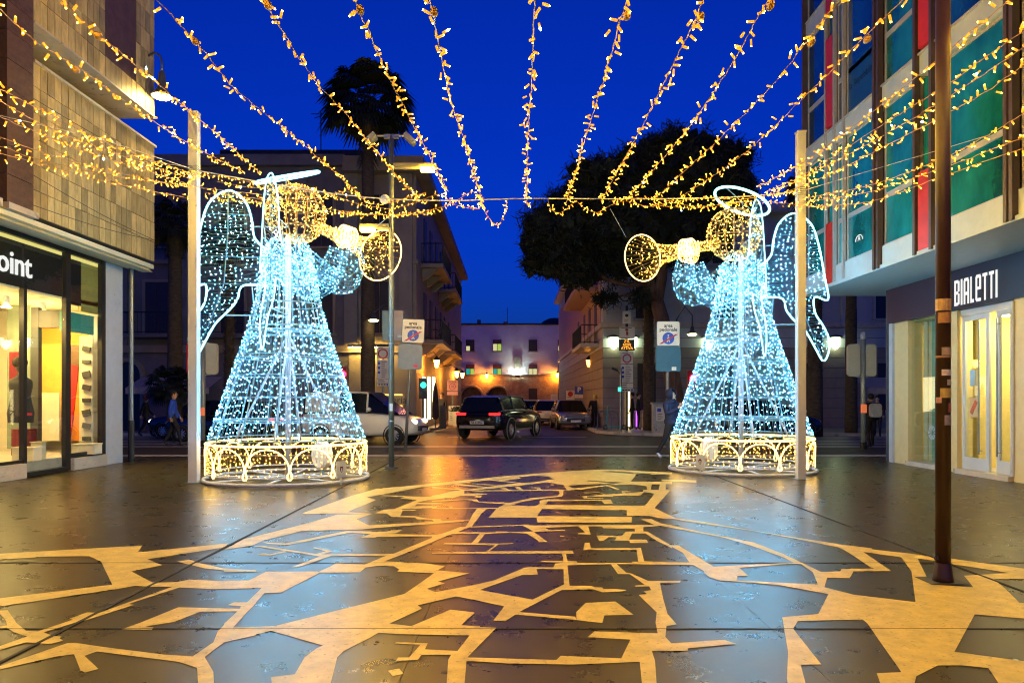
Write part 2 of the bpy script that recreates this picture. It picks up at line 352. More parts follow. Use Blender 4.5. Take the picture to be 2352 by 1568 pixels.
# ------------------------------------------------------------------ the painted street map on the floor (traced outlines on the ground plane)
S = 0.91875
RG = {1: (0, 1320, .27211), 2: (560, 1320, .27211), 3: (1160, 1320, .27211), 4: (1760, 1320, .34014),
      5: (560, 1160, .2551), 6: (1080, 1160, .2551), 7: (1580, 1160, .2551)}
CREAM = [
(1,"0,235 1308,160 1265,222 2100,140 2060,178 1355,286 1490,340 1205,398 1400,500 1340,535 1245,530 1090,558 0,720 0,645 1030,520 930,310 820,258 430,262 0,290"),
(1,"1300,535 1400,500 1625,497 1740,472 1980,485 2300,480 2352,460 2352,552 1960,562 1640,545 1590,540 1380,537"),
(1,"1590,538 1650,545 1180,698 1235,705 800,845 850,800"),
(1,"640,832 800,775 895,778 800,845 680,872 400,960 490,990 570,998 545,1012 580,1035 460,1066 240,1050 0,1120 0,1085 250,995 130,960 60,915 0,925 0,905 65,895 50,845 0,790 0,758 70,755 150,870 240,945 345,950 670,842"),
(1,"1770,1180 1960,1050 2000,950 2180,765 2270,682 2352,600 2352,690 2130,915 2060,1050 1880,1185 1960,1320 1975,1425 1830,1425 1810,1280"),
(1,"0,1270 620,1058 690,1055 960,1095 1520,1165 1770,1180 1880,1185 1810,1285 1640,1230 890,1135 775,1175 905,1295 780,1328 740,1310 680,1160 520,1180 0,1300"),
(1,"2230,742 1640,728 1290,870 1120,930 1390,938 1412,912 1335,905 1600,862 1840,768 2190,765"),
(1,"2090,708 2150,682 2285,682 2200,745 2215,718"),
(1,"2130,915 2352,910 2352,985 2060,1050 1960,1050 2000,960"),
(1,"1625,308 1740,290 1830,320 2050,370 2352,388 2352,400 2150,398 1880,370"),
(2,"0,388 380,402 860,398 870,408 0,400"),
(2,"0,490 225,482 385,402 870,402 1030,325 1290,335 1470,305 1860,325 2030,352 1960,388 1930,415 1590,400 1612,380 1560,350 1400,348 1300,362 1250,407 880,410 520,595 370,598 350,548 0,552"),
(2,"1470,306 1290,336 1500,250 1560,235 1970,65 2170,-10 2225,-10 2100,50 1670,230"),
(2,"350,545 372,598 80,918 0,925 0,880 210,685"),
(2,"80,918 470,900 1130,735 1660,605 1930,415 1960,388 2255,415 1965,490 2030,508 1860,558 1945,588 2352,515 2352,670 2130,628 1780,710 1820,740 1520,878 1720,902 2080,750 2300,775 2180,893 2352,903 2352,972 2265,987 1590,975 1420,962 1340,1010 1100,1130 1040,1190 940,1425 465,1425 430,1370 650,1345 740,1190 850,1105 910,1080 470,955 430,945 0,1050 0,925"),
(2,"2262,980 2352,965 2352,1060 2230,1195 2352,1198 2352,1222 2228,1225 2195,1425 2035,1425 2060,1210 2088,1165 1815,1165 1780,1212 1580,1222 1600,1190 1700,1190 1805,1072 1565,1062 1580,1048 1872,1060 1845,1115 2145,1130"),
(2,"1505,1312 1610,1292 1650,1340 1550,1360"),
(5,"150,760 190,737 720,605 1110,495 1450,488 1300,540 1420,600 2060,565 2352,545 2352,562 1420,632 1350,640 760,655 390,748 270,800 0,840"),
(5,"770,480 1250,310 1500,240 1900,205 2352,160 2352,176 1930,225 1540,300 1400,325 1490,350 1210,470 1450,485 1100,482 800,490"),
(5,"380,765 600,778 1200,655 1590,665 1640,648 1750,645 1680,678 1500,682 2085,695 2060,708 1500,712 1480,720 1340,720 1440,685 1230,672 620,795 430,780"),
(5,"270,800 400,803 930,885 1665,880 1600,897 1050,900 720,1012 660,1012 940,905 870,893"),
(5,"870,890 1000,853 870,822 890,815 1065,853 930,893"),
(5,"320,890 370,873 445,885 590,852 620,862 440,898"),
(5,"1480,480 1570,445 1670,440 1890,352 1730,335 1770,322 1530,312 1560,304 2010,322 2200,275 2352,250 2352,300 2200,330 2000,350 1880,378 2140,382 2120,392 1890,392 1870,412 2085,412 2080,428 1740,440 1745,448 1890,446 1880,454 1750,456 1725,510 1870,508 1915,520 1990,532 2120,540 2135,562 2060,565 2040,545 1890,540 1870,522 1640,518 1600,485"),
(6,"0,190 700,118 1340,68 1640,53 1800,55 2352,83 2352,98 2150,100 2130,90 1980,88 1960,80 1740,66 1640,73 2005,97 1950,168 1900,180 1530,160 1520,165 1760,188 1330,210 1380,235 1470,250 1320,252 1290,205 1130,178 900,205 620,235 390,258 330,262 0,340 0,310 330,250 520,230 650,205 850,188 1000,178 1130,155 1215,145 1140,130 1190,125 1000,112 850,128 0,215"),
(6,"200,205 540,232 560,226 240,192"), (6,"250,181 570,207 650,203 400,190"), (6,"500,150 850,190 880,185 540,145"), (6,"640,152 850,130 870,140 680,165"), (6,"0,232 320,258 370,255 0,222"),
(6,"0,318 180,298 420,285 545,291 530,299 400,297 492,310 478,326 420,324 430,315 280,308 210,332 0,336"),
(6,"390,258 1240,250 1320,252 1470,250 1240,259 390,267"),
(6,"665,235 720,232 770,256 720,258"), (6,"805,218 850,218 900,256 850,256"), (6,"940,230 1050,225 1080,254 1040,256 1020,238"),
(6,"555,522 640,430 720,390 950,335 1150,318 1230,312 1250,290 1245,255 1290,255 1285,300 1270,318 1100,335 900,365 770,405 1010,412 1055,388 1055,362 1100,345 1240,345 1260,352 1750,348 1775,388 1690,390 1660,358 1140,363 1112,400 2085,408 2180,430 2352,520 2352,535 2160,505 1910,508 1908,452 1080,440 1030,508 1958,518 1955,573 1035,573 1025,524"),
(6,"2085,409 2182,290 2070,270 2065,250 2335,255 2180,431"),
(6,"1470,315 1690,300 1640,280 1490,285 1490,278 1640,276 1700,297 1870,290 1855,265 1945,265 1945,272 1885,274 1905,287 2080,270 2040,308 1770,312 1780,322 1520,315 1520,330 1680,333 1680,339 1490,340"),
(6,"1950,170 2352,172 2352,195 2290,195 2290,252 2220,252 2235,198 2155,198 2145,250 2110,250 2100,215 1980,200 1720,205 1840,245 1820,250 1700,212 1470,250 1380,240 1700,205"),
(7,"282,150 630,158 630,181 300,166"),
(6,"0,360 300,345 440,345 465,368 620,375 700,370 715,378 770,380 720,393 620,388 460,375 420,370 390,355 320,352 0,368"),
(6,"0,380 100,380 80,392 0,392"), (6,"0,412 50,412 40,430 180,430 165,418 205,415 200,430 640,430 640,438 0,438"),
(6,"440,438 545,433 480,490 460,520 390,610 250,665 0,755 0,705 200,655 330,612 365,555 400,490"),
(6,"0,540 70,537 105,560 370,542 360,556 0,580 0,572 40,560"),
(6,"370,612 945,593 960,600 1970,597 2180,595 2050,542 2150,538 2240,580 2352,600 2352,620 2200,605 2060,615 2070,660 2110,662 2352,805 2352,825 2200,750 2090,678 1960,680 1930,740 2100,738 2120,772 1940,773 1935,748 1790,750 1810,718 1730,715 1680,752 1640,752 1610,700 1860,705 1900,662 1990,660 1985,632 1680,630 1665,610 1530,610 1555,690 1430,688 1430,678 1500,668 1435,608 1110,625 1140,645 1300,645 1305,652 1000,665 1130,762 1045,765 1040,750 930,680 740,672 520,685 445,778 385,778 470,682 200,682 240,665 620,670 630,660 730,660 745,668 990,658 890,603 380,622"),
(6,"105,785 130,772 380,776 760,778 800,772 785,782 650,788 560,855 1290,852 1375,852 1390,876 1310,880 1330,955 1300,958 1270,875 0,878 0,868 530,858 620,795"),
(6,"1255,703 1298,705 1298,711 1255,709"), (6,"1065,957 1080,947 1420,955 1410,965"),
(3,"1110,135 1155,135 1165,185 1625,183 1655,305 2090,318 2120,340 1650,322 1600,305 1585,200 1095,202"),
(3,"705,312 715,300 1035,305 1040,317 2100,318 2120,340 1400,330 950,342 970,530 1175,532 1200,545 1270,545 1280,560 1400,562 1480,567 1495,578 1275,592 1185,562 900,568 505,772 1020,815 1035,845 470,795 380,857 270,850 370,720 0,640 0,600 140,568 630,658 918,518 915,378 665,375 600,372 600,358 820,362 840,325 915,318"),
(3,"0,540 130,515 280,480 545,368 600,358 665,374 680,430 535,430 140,570 0,640"),
(3,"905,228 935,240 945,312 915,312"),
(3,"1035,846 1030,775 1120,688 1390,675 1558,797 1290,803 1270,873"),
(3,"1350,332 1400,328 1490,410 1540,418 1690,485 1990,485 1985,500 1800,505 1830,650 1870,790 1955,885 1860,900 1850,1000 1905,1060 2352,1030 2352,1080 2055,1105 2058,1128 1725,1130 1755,1220 1780,1425 1650,1425 1615,1230 1000,1255 400,1245 20,1220 0,1360 0,1060 60,985 0,980 0,900 295,918 30,1190 850,1212 890,1175 1445,1198 1530,1025 1135,1003 1200,950 1780,968 1760,870 1770,775 1605,615 1680,605 1650,580 1720,570 1700,535 1575,540 1575,528 1660,520 1520,422 1415,422"),
(3,"0,765 100,778 0,870"),
(7,"0,430 220,430 430,530 700,565 1300,670 2060,790 2352,825 2352,862 2260,860 2352,945 2352,1020 2110,860 2020,815 1700,750 1200,655 520,560 400,535 300,535 160,505 0,510"),
(7,"90,540 190,536 280,585 420,610 1200,770 1480,880 1620,945 1860,1060 2045,1050 2050,1028 2352,1028 2352,1048 2165,1050 2130,1115 1910,1112 1890,1178 1815,1178 1775,1060 1640,985 1050,1015 1140,1095 1035,1095 1030,1140 1350,1165 1300,1172 860,1140 600,988 0,975 0,955 560,962 500,870 370,800 140,680 0,678 0,660 110,660 90,615 0,612 0,600 220,595"),
(7,"90,615 280,600 150,660 105,662"), (7,"130,658 150,660 380,795 455,797 800,1005 1580,965 1500,920 1480,880 1640,985 1050,1018 860,1140 500,870 370,800 140,682"),
(4,"0,830 150,823 240,853 0,872"),
(4,"560,420 700,255 800,320 870,322 1000,320 1010,300 1250,298 1060,180 990,140 760,92 1000,130 1540,190 1700,215 1820,225 2352,298 2352,375 2130,375 2220,450 2320,550 2352,550 2352,665 1990,635 1840,910 2352,980 2352,1140 2250,1140 2090,1030 1900,1010 1720,1010 1560,1090 1520,1140 1340,1140 1270,1068 1450,1060 1200,700 1165,672 690,683 655,740 862,1003 710,1005 780,1140 630,1140 610,1100 618,910 575,655 840,632 915,485"),
(4,"0,250 60,290 260,292 325,350 245,352 250,385 835,415 915,485 560,420 240,392 120,387 40,362 0,330"),
]
DARK = [
(4,"905,365 1070,368 1100,318 1375,315 1170,175 1450,215 1525,320 1555,545 1100,490 885,435"),
(4,"1570,225 1700,240 1820,265 2250,330 1910,350 1980,435 1665,415"),
(4,"260,292 640,262 715,265 800,325 837,415 245,386 245,352 325,350"),
(7,"800,1005 1580,965 1500,920 1200,810 900,720 280,605 110,618 112,660 150,660 380,795 455,797"),
]
def to_ground(reg, s):
    x0, y0, k = RG[reg]; out = []
    for t in s.split():
        a, b = map(float, t.split(','))
        u, v = (x0 + a*k) * S, (y0 + b*k) * S
        if b*k + y0 > 1704: v += 40                     # run on past the frame's lower edge
        Y = gy(v); out.append(Vector((gx(u, Y), Y)))
    if sum(out[i-1].x*out[i].y - out[i].x*out[i-1].y for i in range(len(out))) < 0: out.reverse()
    return out
BEYOND = [  # the map runs on past both sides of the frame
 [(4.55,6.5),(4.28,6.12),(5.0,5.1),(5.3,3.6),(5.7,3.6),(5.5,5.2),(5.0,6.1)], [(3.78,5.4),(3.51,5.01),(4.3,4.2),(4.5,3.4),(5.0,3.4),(4.9,4.3),(4.5,4.9)],
 [(2.93,4.19),(2.65,3.8),(3.4,3.3),(3.9,3.3),(3.8,3.8)], [(-4.98,7.12),(-4.8,6.86),(-6.2,6.3),(-6.9,5.2),(-7.3,5.4),(-6.6,6.7)],
 [(-3.87,5.53),(-3.72,5.31),(-5.2,4.6),(-6.9,4.9),(-6.9,5.2),(-5.2,5.0)], [(-3.12,4.45),(-3.07,4.38),(-4.3,3.8),(-4.3,3.95)]]
def ccw(P):
    P = [Vector(p) for p in P]
    return P if sum(P[i-1].x*P[i].y - P[i].x*P[i-1].y for i in range(len(P))) > 0 else P[::-1]
pv, pf = [], []
for P in [to_ground(*e) for e in CREAM] + [ccw(b) for b in BEYOND] + [to_ground(*e) for e in DARK]:
    o = len(pv); pv += P; pf.append(list(range(o, o + len(P))))
nc = len(CREAM) + len(BEYOND)
ov, oe, of, ovo, oeo, ofo = geometry.delaunay_2d_cdt(pv, [], pf, 1, 1e-4)
tris = [tuple(f) for f, src in zip(of, ofo) if any(i < nc for i in src) and not any(i >= nc for i in src)]
fm = MB().add([(p.x, p.y, 0.004) for p in ov], tris).build('floor_map_painting', M_PAINT, plaza)
# a little beyond the frame on both sides the map goes on
for name, x in (('drain_slot', -2.92), ('drain_slot', 4.0)):
    MB().box(x - .013, x + .013, -6.8, 19.3, 0.001, 0.0065).build(name, M_GROUND, plaza)
for yj in (4.79, 6.73):
    MB().box(-9.3, 9.1, yj - .0025, yj + .0025, 0.001, 0.0055).build('slab_joint', M_GROUND, plaza)
# ================================================================== FAIRY-LIGHT GEOMETRY
_SV = np.array([(0,0,-.5),(.5,0,-.05),(0,.5,-.05),(-.5,0,-.05),(0,-.5,-.05),(0,0,.5)], dtype=np.float64)
_SF = np.array([(0,2,1),(0,3,2),(0,4,3),(0,1,4),(5,1,2),(5,2,3),(5,3,4),(5,4,1)])
_TV = np.array([(x, y, z) for z in (-.5, .5) for x, y in ((.42,.42),(-.42,.42),(-.42,-.42),(.42,-.42))])
_TF = np.array([(0,1,5),(0,5,4),(1,2,6),(1,6,5),(2,3,7),(2,7,6),(3,0,4),(3,4,7),(0,2,1),(0,3,2),(4,5,6),(4,6,7)])
def bulbs(name, P, D, L, r, m, parent, tube=False):
    """many small spindle bulbs as one mesh: P centres, D axes (n,3)"""
    _OV, _OF = (_TV, _TF) if tube else (_SV, _SF); nv = len(_OV)
    P = np.asarray(P, float).reshape(-1, 3); D = np.asarray(D, float).reshape(-1, 3); n = len(P)
    D = D / np.maximum(np.linalg.norm(D, axis=1, keepdims=True), 1e-9)
    up = np.where(np.abs(D[:, 2:3]) < .9, np.array([[0, 0, 1.]]), np.array([[1., 0, 0]]))
    e1 = np.cross(D, up); e1 /= np.linalg.norm(e1, axis=1, keepdims=True); e2 = np.cross(D, e1)
    L = np.broadcast_to(np.asarray(L, float), (n,)); r = np.broadcast_to(np.asarray(r, float), (n,))
    V = (P[:, None, :] + e1[:, None, :]*_OV[None, :, 0:1]*(2*r)[:, None, None] + e2[:, None, :]*_OV[None, :, 1:2]*(2*r)[:, None, None]
         + D[:, None, :]*_OV[None, :, 2:3]*L[:, None, None]).reshape(-1, 3)
    Fc = (_OF[None] + (np.arange(n)*nv)[:, None, None]).reshape(-1, 3)
    me = bpy.data.meshes.new(name)
    me.vertices.add(len(V)); me.vertices.foreach_set('co', V.ravel())
    me.loops.add(Fc.size); me.loops.foreach_set('vertex_index', Fc.ravel().astype(np.int32))
    me.polygons.add(len(Fc)); me.polygons.foreach_set('loop_start', np.arange(0, Fc.size, 3, dtype=np.int32))
    me.update(calc_edges=True); me.validate(); me.materials.append(m)
    o = bpy.data.objects.new(name, me); C.objects.link(o); o.parent = parent; o['kind'] = 'stuff'
    return o
def rnd_dir(n, bias=None, k=1.0):
    d = rng.normal(size=(n, 3)); d /= np.linalg.norm(d, axis=1, keepdims=True)
    if bias is not None: d = d + k*np.asarray(bias)
    return d
def resample(P, step):
    P = np.asarray(P, float); d = np.r_[0, np.cumsum(np.linalg.norm(np.diff(P, axis=0), axis=1))]
    n = max(2, int(d[-1]/step) + 1); t = np.linspace(0, d[-1], n)
    return np.stack([np.interp(t, d, P[:, i]) for i in range(3)], 1)
def smooth_path(P, step=0.1):
    P = [Vector(p) for p in P]; out = []
    for i in range(len(P) - 1):
        a = P[max(i-1, 0)]; b = P[i]; c = P[i+1]; d = P[min(i+2, len(P)-1)]
        for k in range(8):
            t = k/8
            out.append(0.5*((2*b) + (c-a)*t + (2*a-5*b+4*c-d)*t*t + (3*b-a-3*c+d)*t**3))
    out.append(P[-1])
    return resample([tuple(p) for p in out], step)

# ------------------------------------------------------------------ strings overhead
def light_string(label, path, gap=0.085, blue=0.02, group='amber fairy light strings overhead', blobs=()):
    Y0 = path[0]
    t = thing('light_string', label, 'string lights', tuple(Vector(path[0])), 0, group)
    o = np.array(ORG[t.name])
    P = resample(path, 0.05)
    P = P + rng.normal(scale=0.004, size=P.shape)
    MB().tube([tuple(p - o) for p in P[::2]], 0.005, 4).build('cord', M_WIRE, t, world=False)
    B = resample(path, gap)[1:-1]; n = len(B)
    B = B + rng.normal(scale=0.02, size=B.shape)
    tan = np.gradient(B, axis=0); tan /= np.linalg.norm(tan, axis=1, keepdims=True)
    d = rnd_dir(n); d -= 0.55*(d*tan).sum(1, keepdims=True)*tan; d[:, 2] -= .25
    d /= np.linalg.norm(d, axis=1, keepdims=True)
    keep = rng.random(n) > .06; B, d = B[keep], d[keep]; n = len(B)
    cold = rng.random(n) < blue
    dead = rng.random(n) < .12
    bulbs('bulb_sleeve', B - o + d*.024, d, .050, .0085, M_BODY, t, tube=True)
    lit = ~cold & ~dead
    bulbs('bulb_tip', (B - o + d*.050)[lit], d[lit], .010, .0050, M_BULB, t, tube=True)
    if cold.any(): bulbs('blue_bulb', (B - o + d*.048)[cold], d[cold], .045, .011, M_COLDB, t)
    for k in blobs:
        q = P[int(len(P)*k)] - o
        MB().ball(q + np.array((0.02, 0, -.03)), .035, 10, 7, sc=(.8, 1.6, .8)).build('connector', M_WIRE, t, world=False, smooth=True)
    return t
def img_path(pts, yf, yn, ext):
    """image-space polyline from far to near, straight in depth -> world points, run on beyond the frame"""
    d = [0]
    for i in range(1, len(pts)): d.append(d[-1] + math.dist(pts[i], pts[i-1]))
    W = [at(u, v, 1/((1-d[i]/d[-1])/yf + (d[i]/d[-1])/yn)) for i, (u, v) in enumerate(pts)]
    dv = (W[-1] - W[-2]).normalized()
    W.append(W[-1] + dv*ext)
    return smooth_path(W, 0.1)
STR = [
 ('string over the middle of the street, the most upright one', [(1210,474),(1212,330),(1222,170),(1228,0)], 13.4, 5.0, 5.5),
 ('first string left of the middle one', [(1108,465),(1075,350),(1035,230),(1010,110),(985,0)], 13.4, 5.0, 5),
 ('second string left of the middle, crossing the sodium lamp', [(1030,440),(985,355),(925,240),(880,150),(850,80),(815,0)], 13.4, 5.0, 5),
 ('string crossing in front of the tall palm crown', [(960,455),(900,390),(810,280),(720,180),(660,90),(605,0)], 13.4, 5.2, 5),
 ('string passing just right of the left halo', [(830,450),(740,370),(640,285),(540,205),(470,120),(360,0)], 13.4, 5.2, 4),
 ('string passing over the top of the left white post', [(600,400),(500,310),(400,225),(300,140),(215,70),(140,0)], 13.4, 5.3, 4),
 ('string crossing the stone wall below the bell lamp', [(560,395),(470,350),(370,290),(270,220),(170,150),(80,95),(0,20)], 13.4, 5.3, 3),
 ('uppermost of the bunched strings on the left wall', [(470,408),(330,362),(220,318),(150,280),(60,235),(0,205)], 13.3, 6.6, 3),
 ('second of the bunched strings on the left wall', [(450,415),(330,375),(180,322),(90,282),(0,232)], 13.3, 7.0, 3),
 ('third of the bunched strings on the left wall', [(440,425),(300,380),(150,330),(0,268)], 13.3, 7.8, 3),
 ('fourth of the bunched strings on the left wall', [(440,432),(250,392),(100,350),(0,315)], 13.3, 9.0, 2),
 ('fifth of the bunched strings on the left wall', [(600,447),(300,410),(100,370),(0,335)], 13.3, 9.6, 1),
 ('lowest of the bunched strings on the left wall', [(440,457),(250,418),(100,378),(0,352)], 13.3, 10.0, 1),
 ('first string right of the middle one', [(1300,468),(1350,300),(1400,140),(1425,45),(1440,0)], 13.4, 5.0, 5),
 ('second string right of the middle one, ending at the pine', [(1380,462),(1470,300),(1545,150),(1600,40),(1615,0)], 13.4, 5.0, 5),
 ('third string right of the middle, over the pine crown', [(1440,458),(1560,320),(1660,180),(1730,60),(1765,0)], 13.4, 5.2, 5),
 ('fourth string right of the middle, over the pine crown edge', [(1500,460),(1640,330),(1760,210),(1850,100),(1930,0)], 13.4, 5.2, 4),
 ('string running from the right halo to the upper right windows', [(1560,455),(1700,360),(1850,220),(1980,90),(2065,10)], 13.4, 5.4, 4),
 ('uppermost string crossing the brown post', [(1740,430),(1850,370),(2000,260),(2150,140),(2320,0)], 13.4, 5.6, 3),
 ('second string crossing the brown post', [(1760,440),(1850,400),(1990,310),(2180,190),(2352,70)], 13.4, 6.2, 3),
 ('third string crossing the brown post', [(1770,446),(1880,390),(2050,300),(2230,190),(2352,110)], 13.4, 6.5, 3),
 ('fourth string crossing the brown post', [(1780,452),(1900,402),(2080,312),(2250,220),(2352,150)], 13.4, 6.8, 3),
 ('third lowest string crossing the brown post', [(1850,455),(2000,425),(2150,370),(2270,310),(2352,260)], 13.4, 7.6, 2),
 ('second lowest string crossing the brown post', [(1840,465),(2000,440),(2180,380),(2352,315)], 13.4, 8.2, 2),
 ('lowest string crossing the brown post', [(1830,475),(1990,465),(2150,410),(2352,340)], 13.4, 8.6, 2),
]
for i, (lb, pts, yf, yn, ext) in enumerate(STR):
    light_string('amber fairy light ' + lb, img_path(pts, yf, yn, ext), gap=0.105, blobs=(.62, .8) if i < 7 or 12 < i < 18 else ())
DRAPE = [
 ('scalloped amber light garland hanging left of the middle string', [(470,442),(600,458),(750,480),(860,492),(960,488),(1030,470),(1085,440),(1100,452),(1115,490),(1140,517),(1158,495),(1165,455)], 13.45),
 ('upper amber light garland sagging across the left angel', [(500,418),(600,432),(680,425),(760,448),(830,470),(900,478),(965,462),(1010,445),(1045,470),(1100,480),(1112,452)], 13.38),
 ('lower amber light garland across the left wing and head', [(470,455),(560,462),(650,470),(760,488),(840,494),(920,492),(1000,490)], 13.3),
 ('middle amber light garland from the left post to the lamp post', [(462,400),(560,415),(660,440),(730,455),(800,440),(860,470),(930,455),(985,440)], 13.5),
 ('scalloped amber light garland hanging right of the middle string', [(1258,455),(1265,478),(1285,490),(1310,472),(1325,462),(1345,480),(1375,487),(1405,470),(1440,462),(1490,474),(1540,466),(1600,474),(1660,470),(1720,462)], 13.45),
 ('upper amber light garland from the right halo leftwards', [(1400,462),(1470,455),(1550,462),(1620,455),(1700,458),(1760,448),(1830,440)], 13.35),
 ('lower amber light garland in front of the right post', [(1500,470),(1580,478),(1660,470),(1740,462),(1830,470),(1900,478)], 13.3),
]
for lb, pts, Y in DRAPE:
    light_string(lb, smooth_path([at(u, v, Y) for u, v in pts], .05), gap=0.05, group='amber garlands along the cable')
def cable(label, pts, r=.006):
    o = MB().tube([tuple(p) for p in pts], r, 5).build('cable', M_CABLE)
    return tag(o, label, 'cable')
cable('pale steel cable strung between the two white posts', smooth_path([at(455,392,13.26), at(640,425,13.3), at(830,452,13.35), at(1010,461,13.4), at(1210,456,13.4), at(1480,457,13.5), at(1700,452,13.7), at(1832,440,13.85)], .3), .012)
cable('pale cable from the left white post to the stone wall', [at(452,392,13.26), at(230,318,11.5), (-8.75, 10.2, gz(205, 10.2))])
cable('pale cable from the left post to the far corner of the stone wall', [at(452,388,13.26), Vector((-8.75, 17.0, 7.1))])
cable('pale cable from the right white post to the window frames', [at(1838,440,13.85), Vector((7.45, 11.4, gz(310, 11.4)))])
cable('thin stay wire from the garland down to the right trumpet', [at(1402,480,13.5), at(1438,545,17.2)], .004)
cable('thin stay wire from the garland down to the left trumpet', [at(900,492,13.4), at(855,528,15.4)], .004)

# ------------------------------------------------------------------ the two light angels
def arc(c, r, a0, a1, n, plane):
    return [Vector(c) + plane[0]*(r*math.cos(a0+(a1-a0)*i/n)) + plane[1]*(r*math.sin(a0+(a1-a0)*i/n)) for i in range(n+1)]
WING = [(.40,3.66),(.85,3.66),(.95,3.40),(1.1,3.2),(1.35,2.95),(1.55,2.6),(1.72,2.32),(1.84,2.55),(1.82,2.85),(1.70,3.1),(1.55,3.35),(1.54,3.68),
        (1.82,3.62),(1.75,4.1),(1.62,4.8),(1.45,5.25),(1.1,5.46),(.80,5.25),(.68,4.9),(.64,4.6),(.50,4.42),(.36,4.34)]
def skirt_r(z):
    return float(np.interp(z, [.7, 1.6, 2.8, 3.4, 4.0, 4.35, 4.6], [1.43, 1.13, .74, .58, .46, .42, .22]))
def angel(label, base, rot, halo, plaque_ang, disc_ang, sg, bell):
    t = thing('light_angel', label, 'light sculpture', base, rot, 'trumpeting light angels')
    # --- base ring
    ring = lambda r, z, n=64: [(r*math.cos(2*math.pi*i/n), r*math.sin(2*math.pi*i/n), z) for i in range(n)]
    m = MB(); m.tube(ring(1.5, .04), .035, 6, closed=True); m.tube(ring(1.44, .15), .015, 5, closed=True)
    for k in range(8):
        a = 2*math.pi*k/8; m.tube([(0, 0, .05), (1.5*math.cos(a), 1.5*math.sin(a), .05)], .022, 5)
    m.build('base_ring', M_WHITE, t, world=False, smooth=True)
    # --- golden band with arches
    m = MB(); m.tube(ring(1.46, .70, 72), .018, 5, closed=True)
    na = 12
    for k in range(na):
        a0 = 2*math.pi*k/na; w = 2*math.pi/na
        pts = []
        for i in range(13):
            q = math.pi*i/12; a = a0 + w*.5 - w*.5*math.cos(q)*0.98; z = .28 + .37*math.sin(q)
            pts.append((1.465*math.cos(a), 1.465*math.sin(a), z))
        m.tube(pts, .012, 5)
        drop = [(math.sin(q)*.055*(0.25+.75*(1-math.cos(q))/2), .28 - .16*(1-math.cos(q))/2) for q in [2*math.pi*i/12 for i in range(12)]]
        m.tube([(1.465*math.cos(a0+d/1.465), 1.465*math.sin(a0+d/1.465), z) for d, z in drop], .011, 5, closed=True)
    m.build('arch_rope_lights', M_ROPE_G, t, world=False, smooth=True)
    m = MB(); P = []
    for k in range(84):
        a = 2*math.pi*(k+.3*rng.random())/84; x, y = 1.45*math.cos(a), 1.45*math.sin(a)
        m.tube([(x, y, .15), (x, y, .70)], .0035, 3, cap=False)
        for z in np.arange(.18, .7, .095): P.append((x, y, z + .04*rng.random()))
    m.build('band_wires', M_GWIRE, t, world=False)
    P = np.array(P); P = P[rng.random(len(P)) > .06]
    bulbs('band_bulbs', P + rng.normal(scale=.012, size=P.shape), rnd_dir(len(P)), .028, .0054, M_GOLD, t)
    # --- mast and braces
    m = MB(); m.cyl((0, 0, .03), (0, 0, 4.6), .055, n=8)
    for k in range(4):
        a = math.pi/4 + math.pi/2*k; m.cyl((0, 0, 2.75), (1.0*math.cos(a), 1.0*math.sin(a), .7), .022, n=6)
    m.build('mast', M_WHITE, t, world=False, smooth=True)
    # --- skirt cage
    m = MB()
    for z in (.78, 1.1, 1.13, 1.55, 1.95, 2.28, 2.33, 2.78, 2.86, 3.3, 3.75, 4.15):
        m.tube(ring(skirt_r(z), z, 48), .011 if z not in (2.78, 2.86) else .02, 5, closed=True)
    for k in range(14):
        a = 2*math.pi*k/14
        m.tube([(skirt_r(z)*math.cos(a), skirt_r(z)*math.sin(a), z) for z in (.72, 1.3, 2.0, 2.8, 3.4, 4.0, 4.35, 4.6)], .012, 5)
    m.build('skirt_frame', M_FRAME, t, world=False, smooth=True)
    m = MB(); P, D = [], []
    ns = 88
    for k in range(ns):
        a = 2*math.pi*(k + .4*rng.random())/ns; top = 4.35 if k % 2 == 0 else 3.0
        zs = np.arange(.74, top, .16); z_off = .105*rng.random()
        m.tube([(skirt_r(z)*1.01*math.cos(a + .012*rng.normal()), skirt_r(z)*1.01*math.sin(a), z) for z in zs], .0042, 3, cap=False)
        for z in np.arange(.76 + z_off, top, .135):
            if rng.random() < .20: continue
            zz = z + .05*rng.random(); aa = a + .02*rng.normal()
            P.append((skirt_r(zz)*1.02*math.cos(aa), skirt_r(zz)*1.02*math.sin(aa), zz)); D.append((math.cos(a), math.sin(a), .3))
    m.build('skirt_wires', M_CWIRE, t, world=False)
    D = np.array(D) + .9*rng.normal(size=(len(D), 3))
    hot = rng.random(len(P)) < .25; P = np.array(P)
    bulbs('skirt_bulbs', P[~hot], D[~hot], .030, .0056, M_COLD, t)
    bulbs('skirt_bright_bulbs', P[hot], D[hot], .032, .0066, M_COLDB, t)
    # --- chest and shoulders: a dense white mass
    n = 400; a = rng.random(n)*2*math.pi; z = 3.5 + 1.1*rng.random(n)
    rr = np.array([skirt_r(q) for q in z])*(1.0 + .12*rng.random(n))
    bulbs('chest_bulbs', np.stack([rr*np.cos(a), rr*np.sin(a), z], 1), rnd_dir(n), .028, .0052, M_COLD, t)
    # --- head
    hc = np.array((.17, 0, 5.06)); hr = .56
    m = MB()
    for k in range(18):
        a = math.pi*2*k/18
        m.tube([tuple(hc + hr*np.array((math.sin(th)*math.cos(a), math.sin(th)*math.sin(a), math.cos(th)))) for th in [math.pi*i/12 for i in range(13)]], .009, 4, cap=False)
    for th in (.5, .9, 1.3, 1.7, 2.1, 2.55):
        m.tube([tuple(hc + np.array((x, y, hr*math.cos(th)))) for x, y, _ in ring(hr*math.sin(th), 0, 28)], .006, 4, closed=True)
    m.build('head_frame', M_GWIRE, t, world=False, smooth=True)
